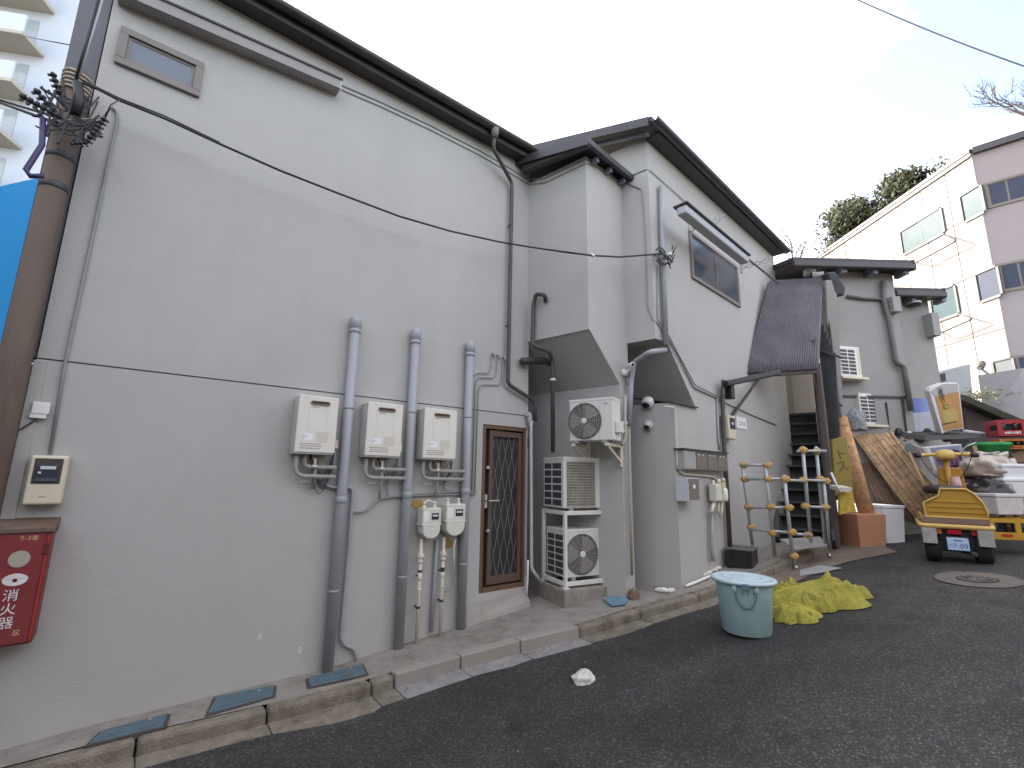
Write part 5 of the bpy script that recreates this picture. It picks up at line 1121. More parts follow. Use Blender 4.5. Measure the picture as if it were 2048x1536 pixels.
# ---------------------------------------------------------------- rear clutter: units on rear wall, counters, signs
for (cx, cy, lab, w_, h_) in ((1706, 722, 'upper air conditioner seen from its louvred side on the rear house wall', 46, 60), (1748, 815, 'lower air conditioner seen from its louvred side above the reed screens', 48, 66)):
    q = at_depth(cx-w_/2, cy+h_/2, 8.95)
    F = Frame(q[:2], 115); wd_ = .50; hh = .60
    t = thing('air_conditioner', lab, 'air conditioner', q, 'air conditioners on the rear house')
    lean = RT*0
    MB().fbox(F, 0, wd_, q.z, q.z+hh, -.30, 0).build('body', ACW, t, .012)
    MB().fbox(F, .02, wd_*.74, q.z+.04, q.z+hh-.04, .0005, .004).build('louvre_frame', ACW, t)
    for c_ in range(2):
        for k in range(7):
            z0 = q.z+.05+(hh-.1)*k/7; x0 = .03+c_*wd_*.36; MB().fbox(F, x0, x0+wd_*.31, z0, z0+(hh-.1)/7*.72, .0042, .008).build('louvre', FIN, t)
    MB().fbox(F, wd_*.88, wd_*.95, q.z+.05, q.z+hh-.05, .0005, .004).build('seam', BEIGE, t)
    MB().fbox(F, -.04, wd_+.08, q.z-.05, q.z-.002, -.32, .06).build('bracket', BEIGE, t, .005)
    MB().bar(F.p(.1, q.z-.05, -.1), F.p(.1, q.z-.05, -.5), .04).build('bracket_arm', BEIGE, t)
t = thing('dome_lamp', 'round metal dome lamp under the lower eave of the rear house', 'lamp', F3b.pt(1828, 608, .0))
q = F3b.pt(1828, 606, .12); MB().lathe(q+V((0, 0, .06)), [(.13, -.09), (.125, -.05), (.09, 0), (.03, .03)], 18).build('shade', M('worn_steel'), t); MB().lathe(q-V((0, 0, .04)), [(.11, -.02), (.11, 0)], 16).build('lens', BLACK, t); MB().bar(q+V((0, 0, .05)), q-F3b.n*.12+V((0, 0, .05)), .03).build('arm', DARK, t)
t = thing('rear_downpipe', 'grey brown downpipe zigzagging down the rear house corner', 'downpipe', F3.pt(1815, 790, .08))
MB().pipe([F3.pt(1766, 562, .08), F3.pt(1768, 600, .08), F3.pt(1778, 640, .08), F3.pt(1792, 725, .08), F3.pt(1808, 733, .08), F3.pt(1822, 822, .08)], .05, 10, .06).build('pipe', M('downpipe_taupe', (.13, .12, .115), .5, .15), t)
single(MB().pipe([F3.pt(1694, 592, .05), F3.pt(1730, 597, .05), F3.pt(1764, 598, .05), F3.pt(1768, 612, .05)], .03, 8).build('cross_pipe', M('downpipe_taupe')), 'horizontal grey pipe on the rear house wall', 'pipe')
t = thing('roof_scrap', 'dark tiled roof corner hanging beside the canopy', 'roof edge', at_depth(1670, 580, 9))
MB().prism([at_depth(x, y, 8.9) for x, y in ((1655, 545), (1672, 543), (1692, 575), (1690, 592), (1668, 588))], FW*.5).build('edge', DARKROOF, t, .03)
t = thing('grey_pillar', 'narrow grey wall strip behind the stair posts', 'wall', at_depth(1672, 850, 8.9))
MB().prism([at_depth(1652, 560, 8.9), at_depth(1672, 560, 8.9), at_depth(1690, 880, 8.9), at_depth(1664, 880, 8.9)], FW*.4).build('strip', M('cool_stucco'), t)
# steel counter behind
c = [at_depth(1735, 838, 9.2), at_depth(1862, 822, 9.4), at_depth(1872, 880, 9.2), at_depth(1740, 880, 9.0)]
t = thing('steel_counter', 'grey blue steel counter covered with sheet in front of the rear house', 'counter', c[3])
MB().prism(c, V((.3, .5, 0))).build('body', M('blue_grey_sheet', (.28, .30, .34), .5, .12, 3), t, .01)
for (x, y) in ((1805, 825), (1772, 835)): MB().bar(at_depth(x, y-30, 9.1), at_depth(x+8, y+40, 9.0), .03).build('post', DARK, t)
wall_c = thing('dark_shed', 'low dark lean-to with sloping roof and brown front right of the beer sign', 'shed', at_depth(1980, 900, 9.6))
MB().prism([at_depth(1924, 800, 9.8), at_depth(1930, 790, 9.8), at_depth(2060, 845, 9.4), at_depth(2060, 860, 9.4)], FW*1.2).build('roof', M('shed_roof', (.045, .045, .03), .8, .3, 12), wall_c)
MB().prism([at_depth(1930, 815, 10.0), at_depth(2060, 858, 9.6), at_depth(2060, 960, 9.4), at_depth(1936, 960, 9.8)], FW*.6).build('front', M('shed_brown', (.085, .065, .065), .8, .2, 4), wall_c)
MB().prism([at_depth(1800, 860, 9.7), at_depth(1938, 870, 9.7), at_depth(1938, 1010, 9.4), at_depth(1780, 1010, 9.4)], FW*.3).build('back_panel', INTERIOR, wall_c)
# plants above the shed
mb = MB(); rnd = random.Random(8)
for k in range(420):
    p = at_depth(1955+rnd.gauss(0, 26), 790+rnd.gauss(0, 7)+.3*abs(rnd.gauss(0, 10)), 10.2+rnd.uniform(0, .5)); d_ = V((rnd.uniform(-1, 1), rnd.uniform(-1, 1), rnd.uniform(-.3, 1))).normalized(); s_ = d_.orthogonal().normalized()
    mb.add([p, p+d_*.03+s_*.012, p+d_*.07, p+d_*.03-s_*.012], [(0, 1, 2, 3)])
t = thing('potted_plants', 'low green and yellow plants along the lean-to roof', 'plants', at_depth(1955, 800, 10.3)); mb.build('foliage', M('plant_green', (.13, .14, .045), .6, .5, 20), t)
st_ = MB()
for k in range(14): p = at_depth(1925+k*6, 806+k*2.0, 10.3); st_.tube([p, p+V((0, 0, .18))], .004, 4)
st_.build('stems', M('stem', (.09, .08, .04), .8), t)
# beer glass sign: a tapering light box
pts = [(1858, 782), (1862, 775), (1885, 766), (1912, 765), (1918, 768), (1928, 858), (1895, 862), (1884, 868)]
Db = 8.1; ps = [at_depth(x, y, Db) for x, y in pts]
t = thing('beer_sign', 'glass shaped beer sign box with golden beer picture on the counter', 'sign', at_depth(1905, 866, Db))
case = MB().prism(ps, FW*.22+RT*.10).build('case', M('sign_white', (.72, .70, .70), .45, .06), t, .01)
fz = -FW*.004
MB().prism([at_depth(x, y, Db-.004) for x, y in ((1870, 793), (1917, 784), (1926, 855), (1897, 859), (1888, 862))], -FW*.004).build('beer_print', M('beer_gold', (.50, .27, .10), .5, .14, 6), case)
MB().prism([at_depth(x, y, Db-.004) for x, y in ((1861, 783), (1886, 768), (1915, 768), (1917, 783), (1870, 792))], -FW*.004).build('foam_print', M('foam_grey', (.45, .46, .45), .5, .06), case)
MB().prism([at_depth(x, y, Db-.009) for x, y in ((1884, 822), (1912, 818), (1917, 842), (1888, 846))], -FW*.003).build('label_print', M('label_gold', (.48, .36, .12), .5, .12, 12), case)
rx, ry = (RT*.985-UP*(-.17)).normalized(), (UP*.985-RT*.17).normalized()
for (ch, x, y, sz) in (('一', 1878, 777, .13), ('番', 1881, 784, .14), ('搾', 1884, 794, .14), ('り', 1886.5, 803, .14)): text(ch, sz*.72, at_depth(x, y, Db-.012), RT, UP, M('print_dark'), 'lettering', case, .001)
MB().lathe(at_depth(1892, 813, Db-.012), [(.045, 0), (.045, .002)], 18, -FW).build('emblem', M('emblem_green', (.16, .2, .05), .5), case)
MB().lathe(at_depth(1892, 813, Db-.016), [(.026, 0), (.026, .002)], 14, -FW).build('emblem_centre', M('label_gold'), case)
MB().prism([at_depth(x, y, Db-.009) for x, y in ((1884, 848), (1912, 842), (1912, 844), (1885, 850))], -FW*.003).build('print_line', M('print_dark'), case)
# shelf under the sign
c = [at_depth(1850, 872, 8.0), at_depth(1962, 868, 8.0), at_depth(1966, 876, 7.9), at_depth(1850, 881, 7.9)]
t = thing('grey_shelf', 'dark cluttered shelf board under the beer sign', 'shelf', c[3])
MB().prism(c, FW*.6).build('board', M('shelf_dark', (.05, .05, .045), .7, .3, 6), t, .01)
for k in range(7):
    x = 1800+k*19; q = at_depth(x, 872+5*(k % 3), 8.5); MB().lathe(q, [(.06, 0), (.07+.02*(k % 2), .05), (.05, .12), (.03, .14)], 12, V((.3*(k % 2), .1, 1))).build('pot', [BLACK, M('worn_steel'), M('shelf_dark')][k % 3], t)
MB().tube([at_depth(1925, 862, 8.1), at_depth(1968, 868, 8.0)], .03, 8).build('rolled_tube', M('pale_steel'), t)
# karaoke style picture sign
t, ps, n_, ux, uy = lean_panel('picture_sign', 'worn sign with dark picture and pink lettering below the beer sign', 'sign', [(1851, 895, 0), (1923, 888, 0), (1930, 942, -.05), (1868, 942, -.05)], 7.5, M('sign_frame_white', (.55, .56, .55), .6, .12), .14)
b4 = lambda u, v: ps[0].lerp(ps[1], u).lerp(ps[3].lerp(ps[2], u), v)+n_*.002
MB().prism([b4(.12, .04), b4(.97, .04), b4(.97, .96), b4(.12, .96)], n_*.003).build('sky_print', M('sign_sky', (.20, .23, .34), .5, .15, 5), t)
sil = [(.14, .22), (.3, .2), (.45, .3), (.52, .36), (.62, .26), (.7, .16), (.85, .2), (.95, .32), (.95, .78), (.8, .86), (.4, .84), (.2, .76)]
MB().prism([b4(u, v)+n_*.004 for u, v in sil], n_*.003).build('dark_print', M('sign_ink', (.03, .03, .045), .5, .2), t)
text('WQU2', .125, b4(.5, .43)+n_*.009, ux, uy, M('print_pink', (.36, .15, .27), .6), 'lettering', t, .001)
text('ALALEIN', .115, b4(.56, .68)+n_*.009, ux, uy, M('print_pink'), 'lettering', t, .001)

# green tub, crates, foam boxes, bags
q = at_depth(1982, 911, 7.7); t = thing('green_tub', 'bright green plastic tub on the rubbish pile', 'tub', q)
GRN = M('tub_green', (.03, .28, .075), .45, .12)
MB().lathe(q, [(.20, 0), (.255, .17), (.262, .172), (.262, .20), (.245, .2), (.19, .02)], 26).build('tub', GRN, t)
MB().lathe(q, [(.266, .15), (.272, .155), (.272, .2), (.266, .203)], 26).build('rim', GRN, t)
def crate(lab, px, D, a, w, dp, h, mat, group, txt=None, tm=None):
    q = at_depth(*px, D); F = LF(q, a); t = thing('bottle_crate', lab, 'crate', q, group)
    MB().lbox(F, 0, w, 0, dp, 0, .03).build('base', mat, t)
    for (x0, x1, y0, y1) in ((0, w, 0, .02), (0, w, dp-.02, dp), (0, .02, .02, dp-.02), (w-.02, w, .02, dp-.02)):
        MB().lbox(F, x0, x1, y0, y1, .03, h*.34).build('lower_wall', mat, t); MB().lbox(F, x0, x1, y0, y1, h*.8, h).build('rim', mat, t)
    for (x, y) in ((0, -.005), (w-.06, -.005), (w*.47, -.005), (0, dp-.02), (w-.06, dp-.02)): MB().lbox(F, x, x+.06, y, y+.028, .03, h*.8).build('corner_post', mat, t)
    MB().lbox(F, .05, w-.05, .06, dp-.06, .03, h*.75).build('dark_inside', INTERIOR, t)
    bt = 0
    for k in range(4):
        MB().lathe(F.p(.09+k*(w-.18)/3, .05, h*.3), [(.035, 0), (.035, h*.36), (.014, h*.55), (.014, h*.6)], 10).build('bottle', M('bottle_brown', (.04, .022, .012), .15) if k % 2 else M('bottle_green', (.03, .05, .04), .15), t)
    rn = random.Random(len(lab)); x = w*.12
    if txt == 'oval': MB().prism([F.p(w*.3+w*.11*math.cos(j*.35), -.007, h*.2+h*.08*math.sin(j*.35)) for j in range(18)], -F.y*.001).build('worn_print', tm, t)
    while txt == 'print' and x < w*.42:
        g = rn.uniform(.012, .03); MB().lbox(F, x, x+g, -.0065, -.0055, h*.12, h*rn.uniform(.2, .3)).build('worn_print', tm, t); x += g+.01
    return t
crate('red bottle crate with pale lettering, topmost at the right edge', (1998, 872), 7.6, 62, .62, .4, .26, M('crate_red', (.33, .018, .03), .45, .12), 'bottle crates', 'print', M('print_white'))
crate('orange bottle crate right under the red one', (2002, 898), 7.6, 62, .62, .4, .16, M('crate_orange', (.55, .17, .02), .45, .12), 'bottle crates', 'print', M('print_brown', (.16, .05, .02), .7))
crate('yellow bottle crate on the road right of the yellow scooter', (1982, 1078), 6.5, 55, .62, .42, .28, M('crate_yellow', (.52, .30, .03), .45, .12), 'bottle crates', 'oval', M('bright_red', (.42, .035, .02), .45, .2, 9))
for (lab, px, D, w, h, a) in (('white foam box on top of its pile at the right edge', (2008, 958), 6.9, .5, .17, 50), ('white foam box under the top one at the right edge', (2012, 988), 6.85, .46, .18, 48), ('dirty white foam box lying on the yellow crate', (1998, 1030), 6.55, .42, .24, 35)):
    tapered_box('foam_box', lab, 'box', px, a, w, .35, h, FOAMW if 'dirty' not in lab else M('dirty_foam', (.6, .58, .57), .8, .12, 9, .3, 60), lift=D)
def lump(name, lab, cat, px, D, r, mat, seed, sq=(1, 1, .7)):
    q = at_depth(*px, D); bm = bmesh.new(); bmesh.ops.create_icosphere(bm, subdivisions=4, radius=1)
    for v in bm.verts:
        k = 1+.28*mnoise.noise(v.co*1.7+V((seed, 0, 0)))+.12*mnoise.noise(v.co*5+V((0, seed, 0)))+.10*abs(mnoise.noise(v.co*7+V((seed, 3, 0))))+.06*abs(mnoise.noise(v.co*15))
        v.co = V((v.co.x*sq[0]*r*k, v.co.y*sq[1]*r*k, max(-.35, v.co.z)*sq[2]*r*k))
        v.co += q
    me = bpy.data.meshes.new(name); bm.to_mesh(me); bm.free()
    for p in me.polygons: p.use_smooth = True
    me.materials.append(mat); o = bpy.data.objects.new(name, me); col.objects.link(o); return single(o, lab, cat)
BAG = M('clear_bag', (.42, .36, .30), .3, .3, 5, .5, 14)
lump('rubbish_bag', 'pale plastic rubbish bag on the pile under the green tub', 'bag', (1975, 940), 7.3, .30, BAG, 1, (1.4, 1, .8))
lump('rubbish_bag', 'brown stuffed rubbish bag behind the scooter handlebar', 'bag', (1940, 925), 7.6, .22, M('brown_bag', (.25, .17, .12), .4, .3, 6, .5, 14), 4)
lump('black_bag', 'black rubbish bag right of the scooter handlebar', 'bag', (1985, 985), 7.0, .24, M('bag_black', (.018, .018, .02), .28, .3, 6, .8, 12), 2, (1.3, 1, .8))
lump('black_bag', 'black and white patterned bag beside the black one', 'bag', (2002, 978), 6.9, .13, M('patchy_bag', (.25, .26, .26), .4, .9, 9), 7)
lump('grey_bundle', 'grey bundle of sheets behind the scooter', 'bundle', (1955, 975), 7.4, .25, M('grey_cloth', (.28, .28, .29), .8, .3, 6), 3, (2.2, 1, .4))
lump('pink_bag', 'pale pink crumpled bag between scooter and foam box', 'bag', (1992, 1022), 6.8, .12, M('pink_film', (.55, .40, .45), .4, .2), 9, (1.2, 1, .7))
rnd = random.Random(21); hp_ = [MB() for _ in range(4)]
for k in range(90):
    p = at_depth(rnd.uniform(1925, 2035), rnd.uniform(900, 1040), rnd.uniform(7.5, 8.2)); d_ = V((rnd.gauss(0, 1), rnd.gauss(0, 1), rnd.gauss(0, .35))).normalized(); L_ = rnd.uniform(.12, .45)
    hp_[k % 4].bar(p, p+d_*L_, rnd.uniform(.02, .22), rnd.uniform(.01, .12), V((rnd.gauss(0, .3), rnd.gauss(0, .3), 1)))
t = thing('rubbish_heap', 'mixed heap of boards cartons and wrapping behind the scooter at the right', 'rubbish', at_depth(1980, 1040, 7.8))
for k, m_ in enumerate(hp_):
    o = m_.build('scraps', [M('scrap_tan', (.30, .22, .14), .8, .3, 6), M('scrap_grey', (.30, .30, .31), .6, .3, 6), M('scrap_dark', (.05, .05, .055), .6, .3, 6), M('scrap_white', (.58, .57, .55), .6, .15, 6)][k], t, .006); o['kind'] = 'stuff'
lump('debris_pile', 'dark pile of debris behind the reed screens', 'debris', (1805, 878), 9.6, .5, M('debris', (.05, .05, .05), .8, .9, 9, 1., 20), 5, (1.6, .6, .5))
lump('wire_bundle', 'grey tangle of netting between the reed roll and the lower air conditioner', 'netting', (1712, 850), 8.5, .22, M('net_grey', (.22, .23, .24), .7, .8, 30, 1., 40), 6, (1., .7, 1.2))
tapered_box('tan_carton', 'tan cardboard carton at the right edge under the orange crate', 'box', (2015, 925), 60, .5, .4, .25, M('cardboard', (.24, .17, .11), .8, .1), tap=1, lidded=False, lift=7.6)

# ---------------------------------------------------------------- yellow three wheel delivery scooter, seen from behind
qs = on_ground(1922, 1128); ks = (qs-C0).dot(FW)
W = 147/FPX*ks                                  # rear width
F = LF(qs, 76)
t = thing('cargo_scooter', 'yellow three wheeled delivery scooter with cargo deck seen from behind', 'scooter', qs)
YL = M('scooter_yellow', (.46, .255, .028), .45, .14, 4, grime=.45, gs=4, gc=(.26, .15, .03))
RUB = M('tyre_rubber', (.014, .014, .014), .8, .2, 12, .3, 60)
k = W*.37
for sx in (-1, 1):
    wh = F.p(sx*k*.70, .16, .19*W)
    MB().lathe(wh-F.x*.085*W, [(.10*W, 0), (.17*W, .0), (.19*W, .025*W), (.195*W, .085*W), (.19*W, .145*W), (.17*W, .17*W), (.10*W, .17*W)], 26, F.x).build('rear_wheel', RUB, t)
    MB().lbox(F, sx*k*.98 if sx < 0 else k*.56, sx*k*.56 if sx < 0 else k*.98, -.08, .06, .25*W, .46*W).build('mud_flap', M('flap_grey', (.36, .35, .34), .6, .15, grime=.4, gs=5), t, .01)
wf = F.p(0, 1.25*W, .2*W); MB().lathe(wf-F.x*.05*W, [(.1*W, 0), (.17*W, 0), (.2*W, .03*W), (.2*W, .07*W), (.17*W, .1*W), (.1*W, .1*W)], 24, F.x).build('front_wheel', RUB, t)
MB().lbox(F, -k*.6, k*.6, .05, .5, .15*W, .42*W).build('engine', M('engine_black', (.02, .02, .02), .6, .2), t, .03)
# rear bumper rail, lamps, plate
rail = [F.p(-k, .0, .50*W), F.p(-k*.97, -.05*W, .49*W), F.p(k*.97, -.05*W, .49*W), F.p(k, .0, .50*W)]
MB().pipe([F.p(-k, .6*W, .52*W)]+rail+[F.p(k, .6*W, .52*W)], .032*W, 10, .05).build('bumper_rail', M('rail_cream', (.62, .42, .12), .45, .1), t)
for sx in (-1, 1):
    MB().lbox(F, min(sx*k*.90, sx*k*.40), max(sx*k*.90, sx*k*.40), -.03*W, .03*W, .38*W, .45*W).build('tail_lamp', M('lamp_red', (.35, .03, .02), .25, .1) if sx > 0 else M('lamp_orange', (.45, .13, .03), .25, .1), t, .01)
MB().lbox(F, -k*.25, k*.15, -.03*W, .03*W, .385*W, .46*W).build('brake_lamp', M('lamp_bright_red', (.5, .02, .04), .2), t, .01)
pl_ = MB().lbox(F, -k*.30, k*.30, -.045*W, -.035*W, .18*W, .345*W).build('number_plate', M('plate_blue', (.45, .58, .78), .4, .06), t, .008)
text('7-09', .085*W, F.p(k*.06, -.0465*W, .235*W), F.x, F.z, M('plate_ink', (.05, .12, .3), .5), 'lettering', pl_, .0008)
text('の', .05*W, F.p(-k*.2, -.0465*W, .235*W), F.x, F.z, M('plate_ink'), 'lettering', pl_, .0008)
MB().lbox(F, -k*.12, k*.12, -.047*W, -.0455*W, .30*W, .315*W).build('plate_print', M('plate_ink'), pl_)
# cargo deck and its upright tail board
MB().lbox(F, -k*.96, k*.96, -.01, .62*W, .52*W, .60*W).build('deck', M('deck_board', (.19, .13, .10), .7, .2, 8), t, .01)
tb = [(-.78, .61), (.93, .61), (.95, .70), (.86, .82), (.66, .94), (.46, 1.0), (-.26, 1.0), (-.34, .90), (-.62, .84), (-.80, .80)]
MB().prism([F.p(x*k, .02, z*W) for x, z in tb], F.y*.04).build('tail_board', YL, t, .012)
MB().tube([F.p(x*k, .0, z*W) for x, z in tb]+[F.p(tb[0][0]*k, 0, tb[0][1]*W)], .014*W, 6, cap=False).build('board_rim', M('rail_cream'), t)
for zz in (.68, .75, .82): MB().bar(F.p(-k*.72, .012, zz*W), F.p(k*(.9 if zz < .8 else .75), .012, zz*W), .012*W, .01).build('pressed_rib', YL, t)
# seat, stem, leg shield, handlebar, mirrors
MB().lathe(F.p(-.02, .55*W, .92*W), [(.22*W, 0), (.25*W, .05*W), (.23*W, .11*W), (.1*W, .13*W), (.01, .135*W)], 22).build('saddle', M('saddle_black', (.02, .02, .022), .45), t)
MB().prism([F.p(-k*.15, 1.05*W, .55*W), F.p(k*.85, 1.05*W, .55*W), F.p(k*.72, 1.05*W, 1.32*W), F.p(-k*.05, 1.05*W, 1.32*W)], F.y*.05).build('leg_shield', M('shield_ochre', (.40, .19, .02), .4, .1), t, .03)
MB().tube([F.p(k*.30, 1.12*W, .3*W), F.p(k*.25, 1.0*W, 1.5*W)], .035*W, 12).build('steering_stem', YL, t)
MB().lathe(F.p(k*.46, .98*W, .98*W), [(.05*W, 0), (.07*W, .04*W), (.05*W, .2*W)], 12).build('rear_reflector', M('pink_reflector', (.5, .3, .3), .25), t)
hbz = 1.50*W
MB().pipe([F.p(-k*.75, .85*W, hbz), F.p(-k*.3, .98*W, hbz+.02*W), F.p(k*.8, .98*W, hbz+.02*W), F.p(k*1.2, .85*W, hbz)], .028*W, 8).build('handlebar', M('rail_cream'), t)
MB().lathe(F.p(k*.25, 1.0*W, hbz-.06*W), [(.10*W, 0), (.13*W, .05*W), (.10*W, .14*W), (.02, .16*W)], 14).build('handlebar_cowl', M('rail_cream'), t)
for sx, xx in ((-1, -.75), (1, 1.2)):
    MB().tube([F.p(k*xx, .85*W, hbz), F.p(k*(xx-sx*.18), .82*W, hbz)], .038*W, 8).build('grip', BLACK, t)
    MB().pipe([F.p(k*(xx-sx*.45), .95*W, hbz), F.p(k*(xx-sx*.35), .95*W, hbz+.12*W), F.p(k*(xx+sx*.05), .93*W, hbz+.19*W)], .01*W, 6).build('mirror_arm', M('worn_steel'), t)
    if sx < 0: MB().lathe(F.p(k*(xx+sx*.12), .92*W, hbz+.14*W), [(.06*W, 0), (.065*W, .02*W), (.03*W, .035*W)], 16, F.y).build('mirror', M('mirror_teal', (.14, .20, .20), .15), t)

# cables, exhaust and small fittings of the scooter
for sx, xx in ((-1, -.6), (1, 1.05)): MB().tube(catenary(F.p(k*xx, .88*W, hbz), F.p(k*.28, 1.02*W, hbz-.4*W), .12*W, 10), .006*W, 5).build('control_cable', BLACK, t)
MB().tube([F.p(k*.1, .2*W, .16*W), F.p(k*.45, -.02*W, .14*W)], .03*W, 10).build('exhaust', M('rust_steel', (.085, .065, .06), .6, .3, 8), t)
for x in (-.7, -.35, 0, .35, .7): MB().lathe(F.p(k*x, -.001, .56*W), [(.012*W, 0), (.01*W, .006*W)], 8, -F.y).build('deck_bolt', M('worn_steel'), t)
for sx in (-1, 1):
    MB().bar(F.p(sx*k*.93, .02, .60*W), F.p(sx*k*.93, .6*W, .60*W), .03*W, .1*W).build('deck_side', YL, t, .006)
    MB().lathe(F.p(sx*k*.75, -.02*W, .30*W), [(.018*W, 0), (.016*W, .008*W)], 10, -F.y).build('flap_bolt', M('worn_steel'), t)
MB().lbox(F, -k*.33, k*.33, -.034*W, -.02*W, .165*W, .36*W).build('plate_holder', BLACK, t, .006)

# more boxes filling the heap at the right edge
for (lab, px, D, w_, h_, a_, m_) in (('brown carton wedged behind the scooter seat', (1948, 1000), 7.3, .34, .24, 40, M('cardboard', (.24, .17, .11), .8, .1)), ('grey plastic tray standing behind the black bag', (1972, 962), 7.6, .42, .12, 55, M('tray_grey', (.26, .27, .29), .5, .12)), ('dark blue plastic container beside the pink bag', (1966, 1046), 6.9, .26, .22, 30, M('tub_navy', (.04, .06, .14), .45, .15)), ('pale carton with torn flap under the foam boxes', (2022, 1002), 7.1, .4, .2, 60, M('carton_pale', (.42, .35, .26), .8, .12)), ('small white foam tray above the reed screens', (1836, 905), 8.6, .3, .1, 35, FOAMW)):
    tapered_box('storage_box', lab, 'box', px, a_, w_, .3, h_, m_, tap=.93, lidded=False, lift=D)
for k, (p0, p1, lab) in enumerate((((1930, 930), (2016, 905), 'long pale batten lying across the rubbish heap'), ((1945, 965), (2030, 985), 'grey pipe lying across the rubbish heap'), ((1818, 905), (1862, 1000), 'thin bamboo pole leaning behind the scooter handlebar'))):
    single(MB().tube([at_depth(*p0, 7.35), at_depth(*p1, 7.15)], .018, 8).build('loose_pole', [M('scrap_white', (.58, .57, .55), .6, .15, 6), GREYPIPE, M('reed_pale', (.50, .34, .19), .75, .3, 14)][k]), lab, 'pole')
# ---------------------------------------------------------------- pale panelled building on the right
qc = at_depth(1985, 520, 15.5)
FL = Frame(qc[:2], 37); FD = Frame(qc[:2], 171)
ztop = (FL.hit(1945, 303)[1]+FL.hit(1800, 405)[1])/2
SL = FL.hit(1635, 520)[0]
t = thing('panel_building', 'three storey cream panelled building with dark mauve side at the right', 'building', FL.p(0, 1, 0))
CR = M('cream_panel', (.40, .36, .33), .7, .04, 3)
MB().prism([FL.p(0, -1), FL.p(0, ztop), FD.p(9, ztop), FD.p(9, -1)], FL.s*(SL+2)).build('core', M('mauve_wall', (.32, .28, .285), .75, .05, 2), t)
MB().fbox(FL, .02, SL+2, -1, ztop-.02, .0005, .0035).build('joint_backing', M('joint_grey', (.27, .24, .225), .8), t)
pw, ph = 1.02, 2.05
me = None; rows = int((ztop-1.4)/ph)+1
for i in range(int(SL/pw)+2):
    for j in range(rows):
        z0 = ztop-.12-(j+1)*ph
        if me is None:
            o = MB().fbox(FL, 0, pw-.035, 0, ph-.035, .004, .04).build('panel', CR, t); me = o.data; o.location = FL.s*(i*pw)+V((0, 0, z0))
        else:
            o = bpy.data.objects.new('panel', me); col.objects.link(o); o.parent = t; o.location = FL.s*(i*pw)+V((0, 0, z0))
MB().prism([FL.p(-.02, ztop, .12), FL.p(SL+2, ztop, .12), FL.p(SL+2, ztop+.12, .12), FL.p(-.02, ztop+.12, .12)], -FL.n*9).build('parapet', M('parapet_dark', (.07, .065, .075), .5, .1), t)
MB().fbox(FL, -.02, SL+2, ztop-.14, ztop-.03, .045, .1).build('eave_trim', CR, t)
MB().fbox(FD, .02, 9, ztop-.1, ztop+.12, .005, .14).build('side_fascia', M('parapet_dark'), t)
def win4(F, c4, panes, parent, fm, gm):
    w_ = window(F, (c4[0][0], c4[0][1], c4[1][0], c4[1][1]), (c4[2][0], c4[2][1], c4[3][0], c4[3][1]), parent, d=.08, panes=panes, fw=.08, fm=fm, gm=gm, proud=.04); return w_
AL = M('aluminium', (.10, .098, .10), .5, .08); PG = glass_mat('sky_glass', (.055, .095, .105), .3); LG = glass_mat('lilac_glass', (.06, .07, .105), .3)
for g_ in (PG, LG): g_.node_tree.nodes['Principled BSDF'].inputs['Specular IOR Level'].default_value = .12
FLw = Frame(FL.p(0, 0, .045)[:2], 37)
for (c4, n_, gm) in ((((1798, 459), (1878, 416), (1886, 470), (1807, 510)), 2, PG), (((1918, 388), (1958, 368), (1966, 428), (1928, 446)), 1, PG), (((1950, 545), (1990, 530), (2000, 592), (1960, 608)), 1, LG), (((1858, 588), (1905, 566), (1914, 628), (1868, 650)), 1, PG), (((1988, 722), (2024, 708), (2030, 790), (1996, 800)), 1, M('slate_glass'))):
    win4(FLw, c4, n_, t, AL, gm)
for (c4, n_) in ((((1968, 362), (2060, 345), (2064, 398), (1974, 414)), 2), (((1994, 530), (2080, 508), (2088, 565), (2002, 590)), 2), (((2030, 715), (2090, 700), (2096, 760), (2036, 772)), 1)): win4(FD, c4, n_, t, M('bronze_frame'), LG)
for (a_, b_, c_, d_) in (((1806, 520), (1830, 526), (1912, 482), (1888, 470)), ((1866, 655), (1875, 668), (1944, 638), (1918, 628))):
    p0, p3 = FL.pt(*a_, .05), FL.pt(*d_, .05); p1, p2 = FL.pt(*b_, .35), FL.pt(*c_, .35)
    MB().pipe([p0, p1, p2, p3], .035, 8, .1).build('window_guard', AL, t)
# lamp on that wall and white box wall
t = thing('wall_lamp', 'hooded lamp on an arm before the cream building', 'lamp', FL.pt(1985, 770, .1))
q = at_depth(1960, 735, 12.5); MB().tube([FL.pt(2005, 770, .05), q], .035, 8).build('arm', M('pale_steel'), t); MB().lathe(q, [(.04, 0), (.09, .08), (.10, .34), (.05, .38)], 14, (q-FL.pt(2005, 775, .1)).normalized()*-1+V((0, 0, .5))).build('hood', M('lamp_grey', (.12, .11, .10), .5), t)
t = thing('white_partition', 'white and grey partition box at the right edge above the crates', 'wall', at_depth(2030, 850, 10.5))
MB().prism([at_depth(2022, 750, 10.6), at_depth(2120, 735, 10.0), at_depth(2120, 860, 10.0), at_depth(2040, 860, 10.6)], FW*.4-RT*.35).build('panel', M('partition_grey', (.5, .5, .52), .6, .05), t)
single(MB().tube([at_depth(1925, 745, 13), at_depth(1936, 800, 12.6)], .05, 8).build('dark_post', DARK), 'dark post in front of the cream building above the lean-to', 'post')
t = thing('pale_hut', 'pale blue white hut wall between the rear house and the cream building', 'wall', at_depth(1900, 800, 11.5))
MB().prism([at_depth(1874, 745, 11.5), at_depth(1940, 728, 11.5), at_depth(1948, 830, 11.5), at_depth(1878, 830, 11.5)], FW*.3).build('panel', M('hut_white', (.40, .42, .43), .6, .05), t)
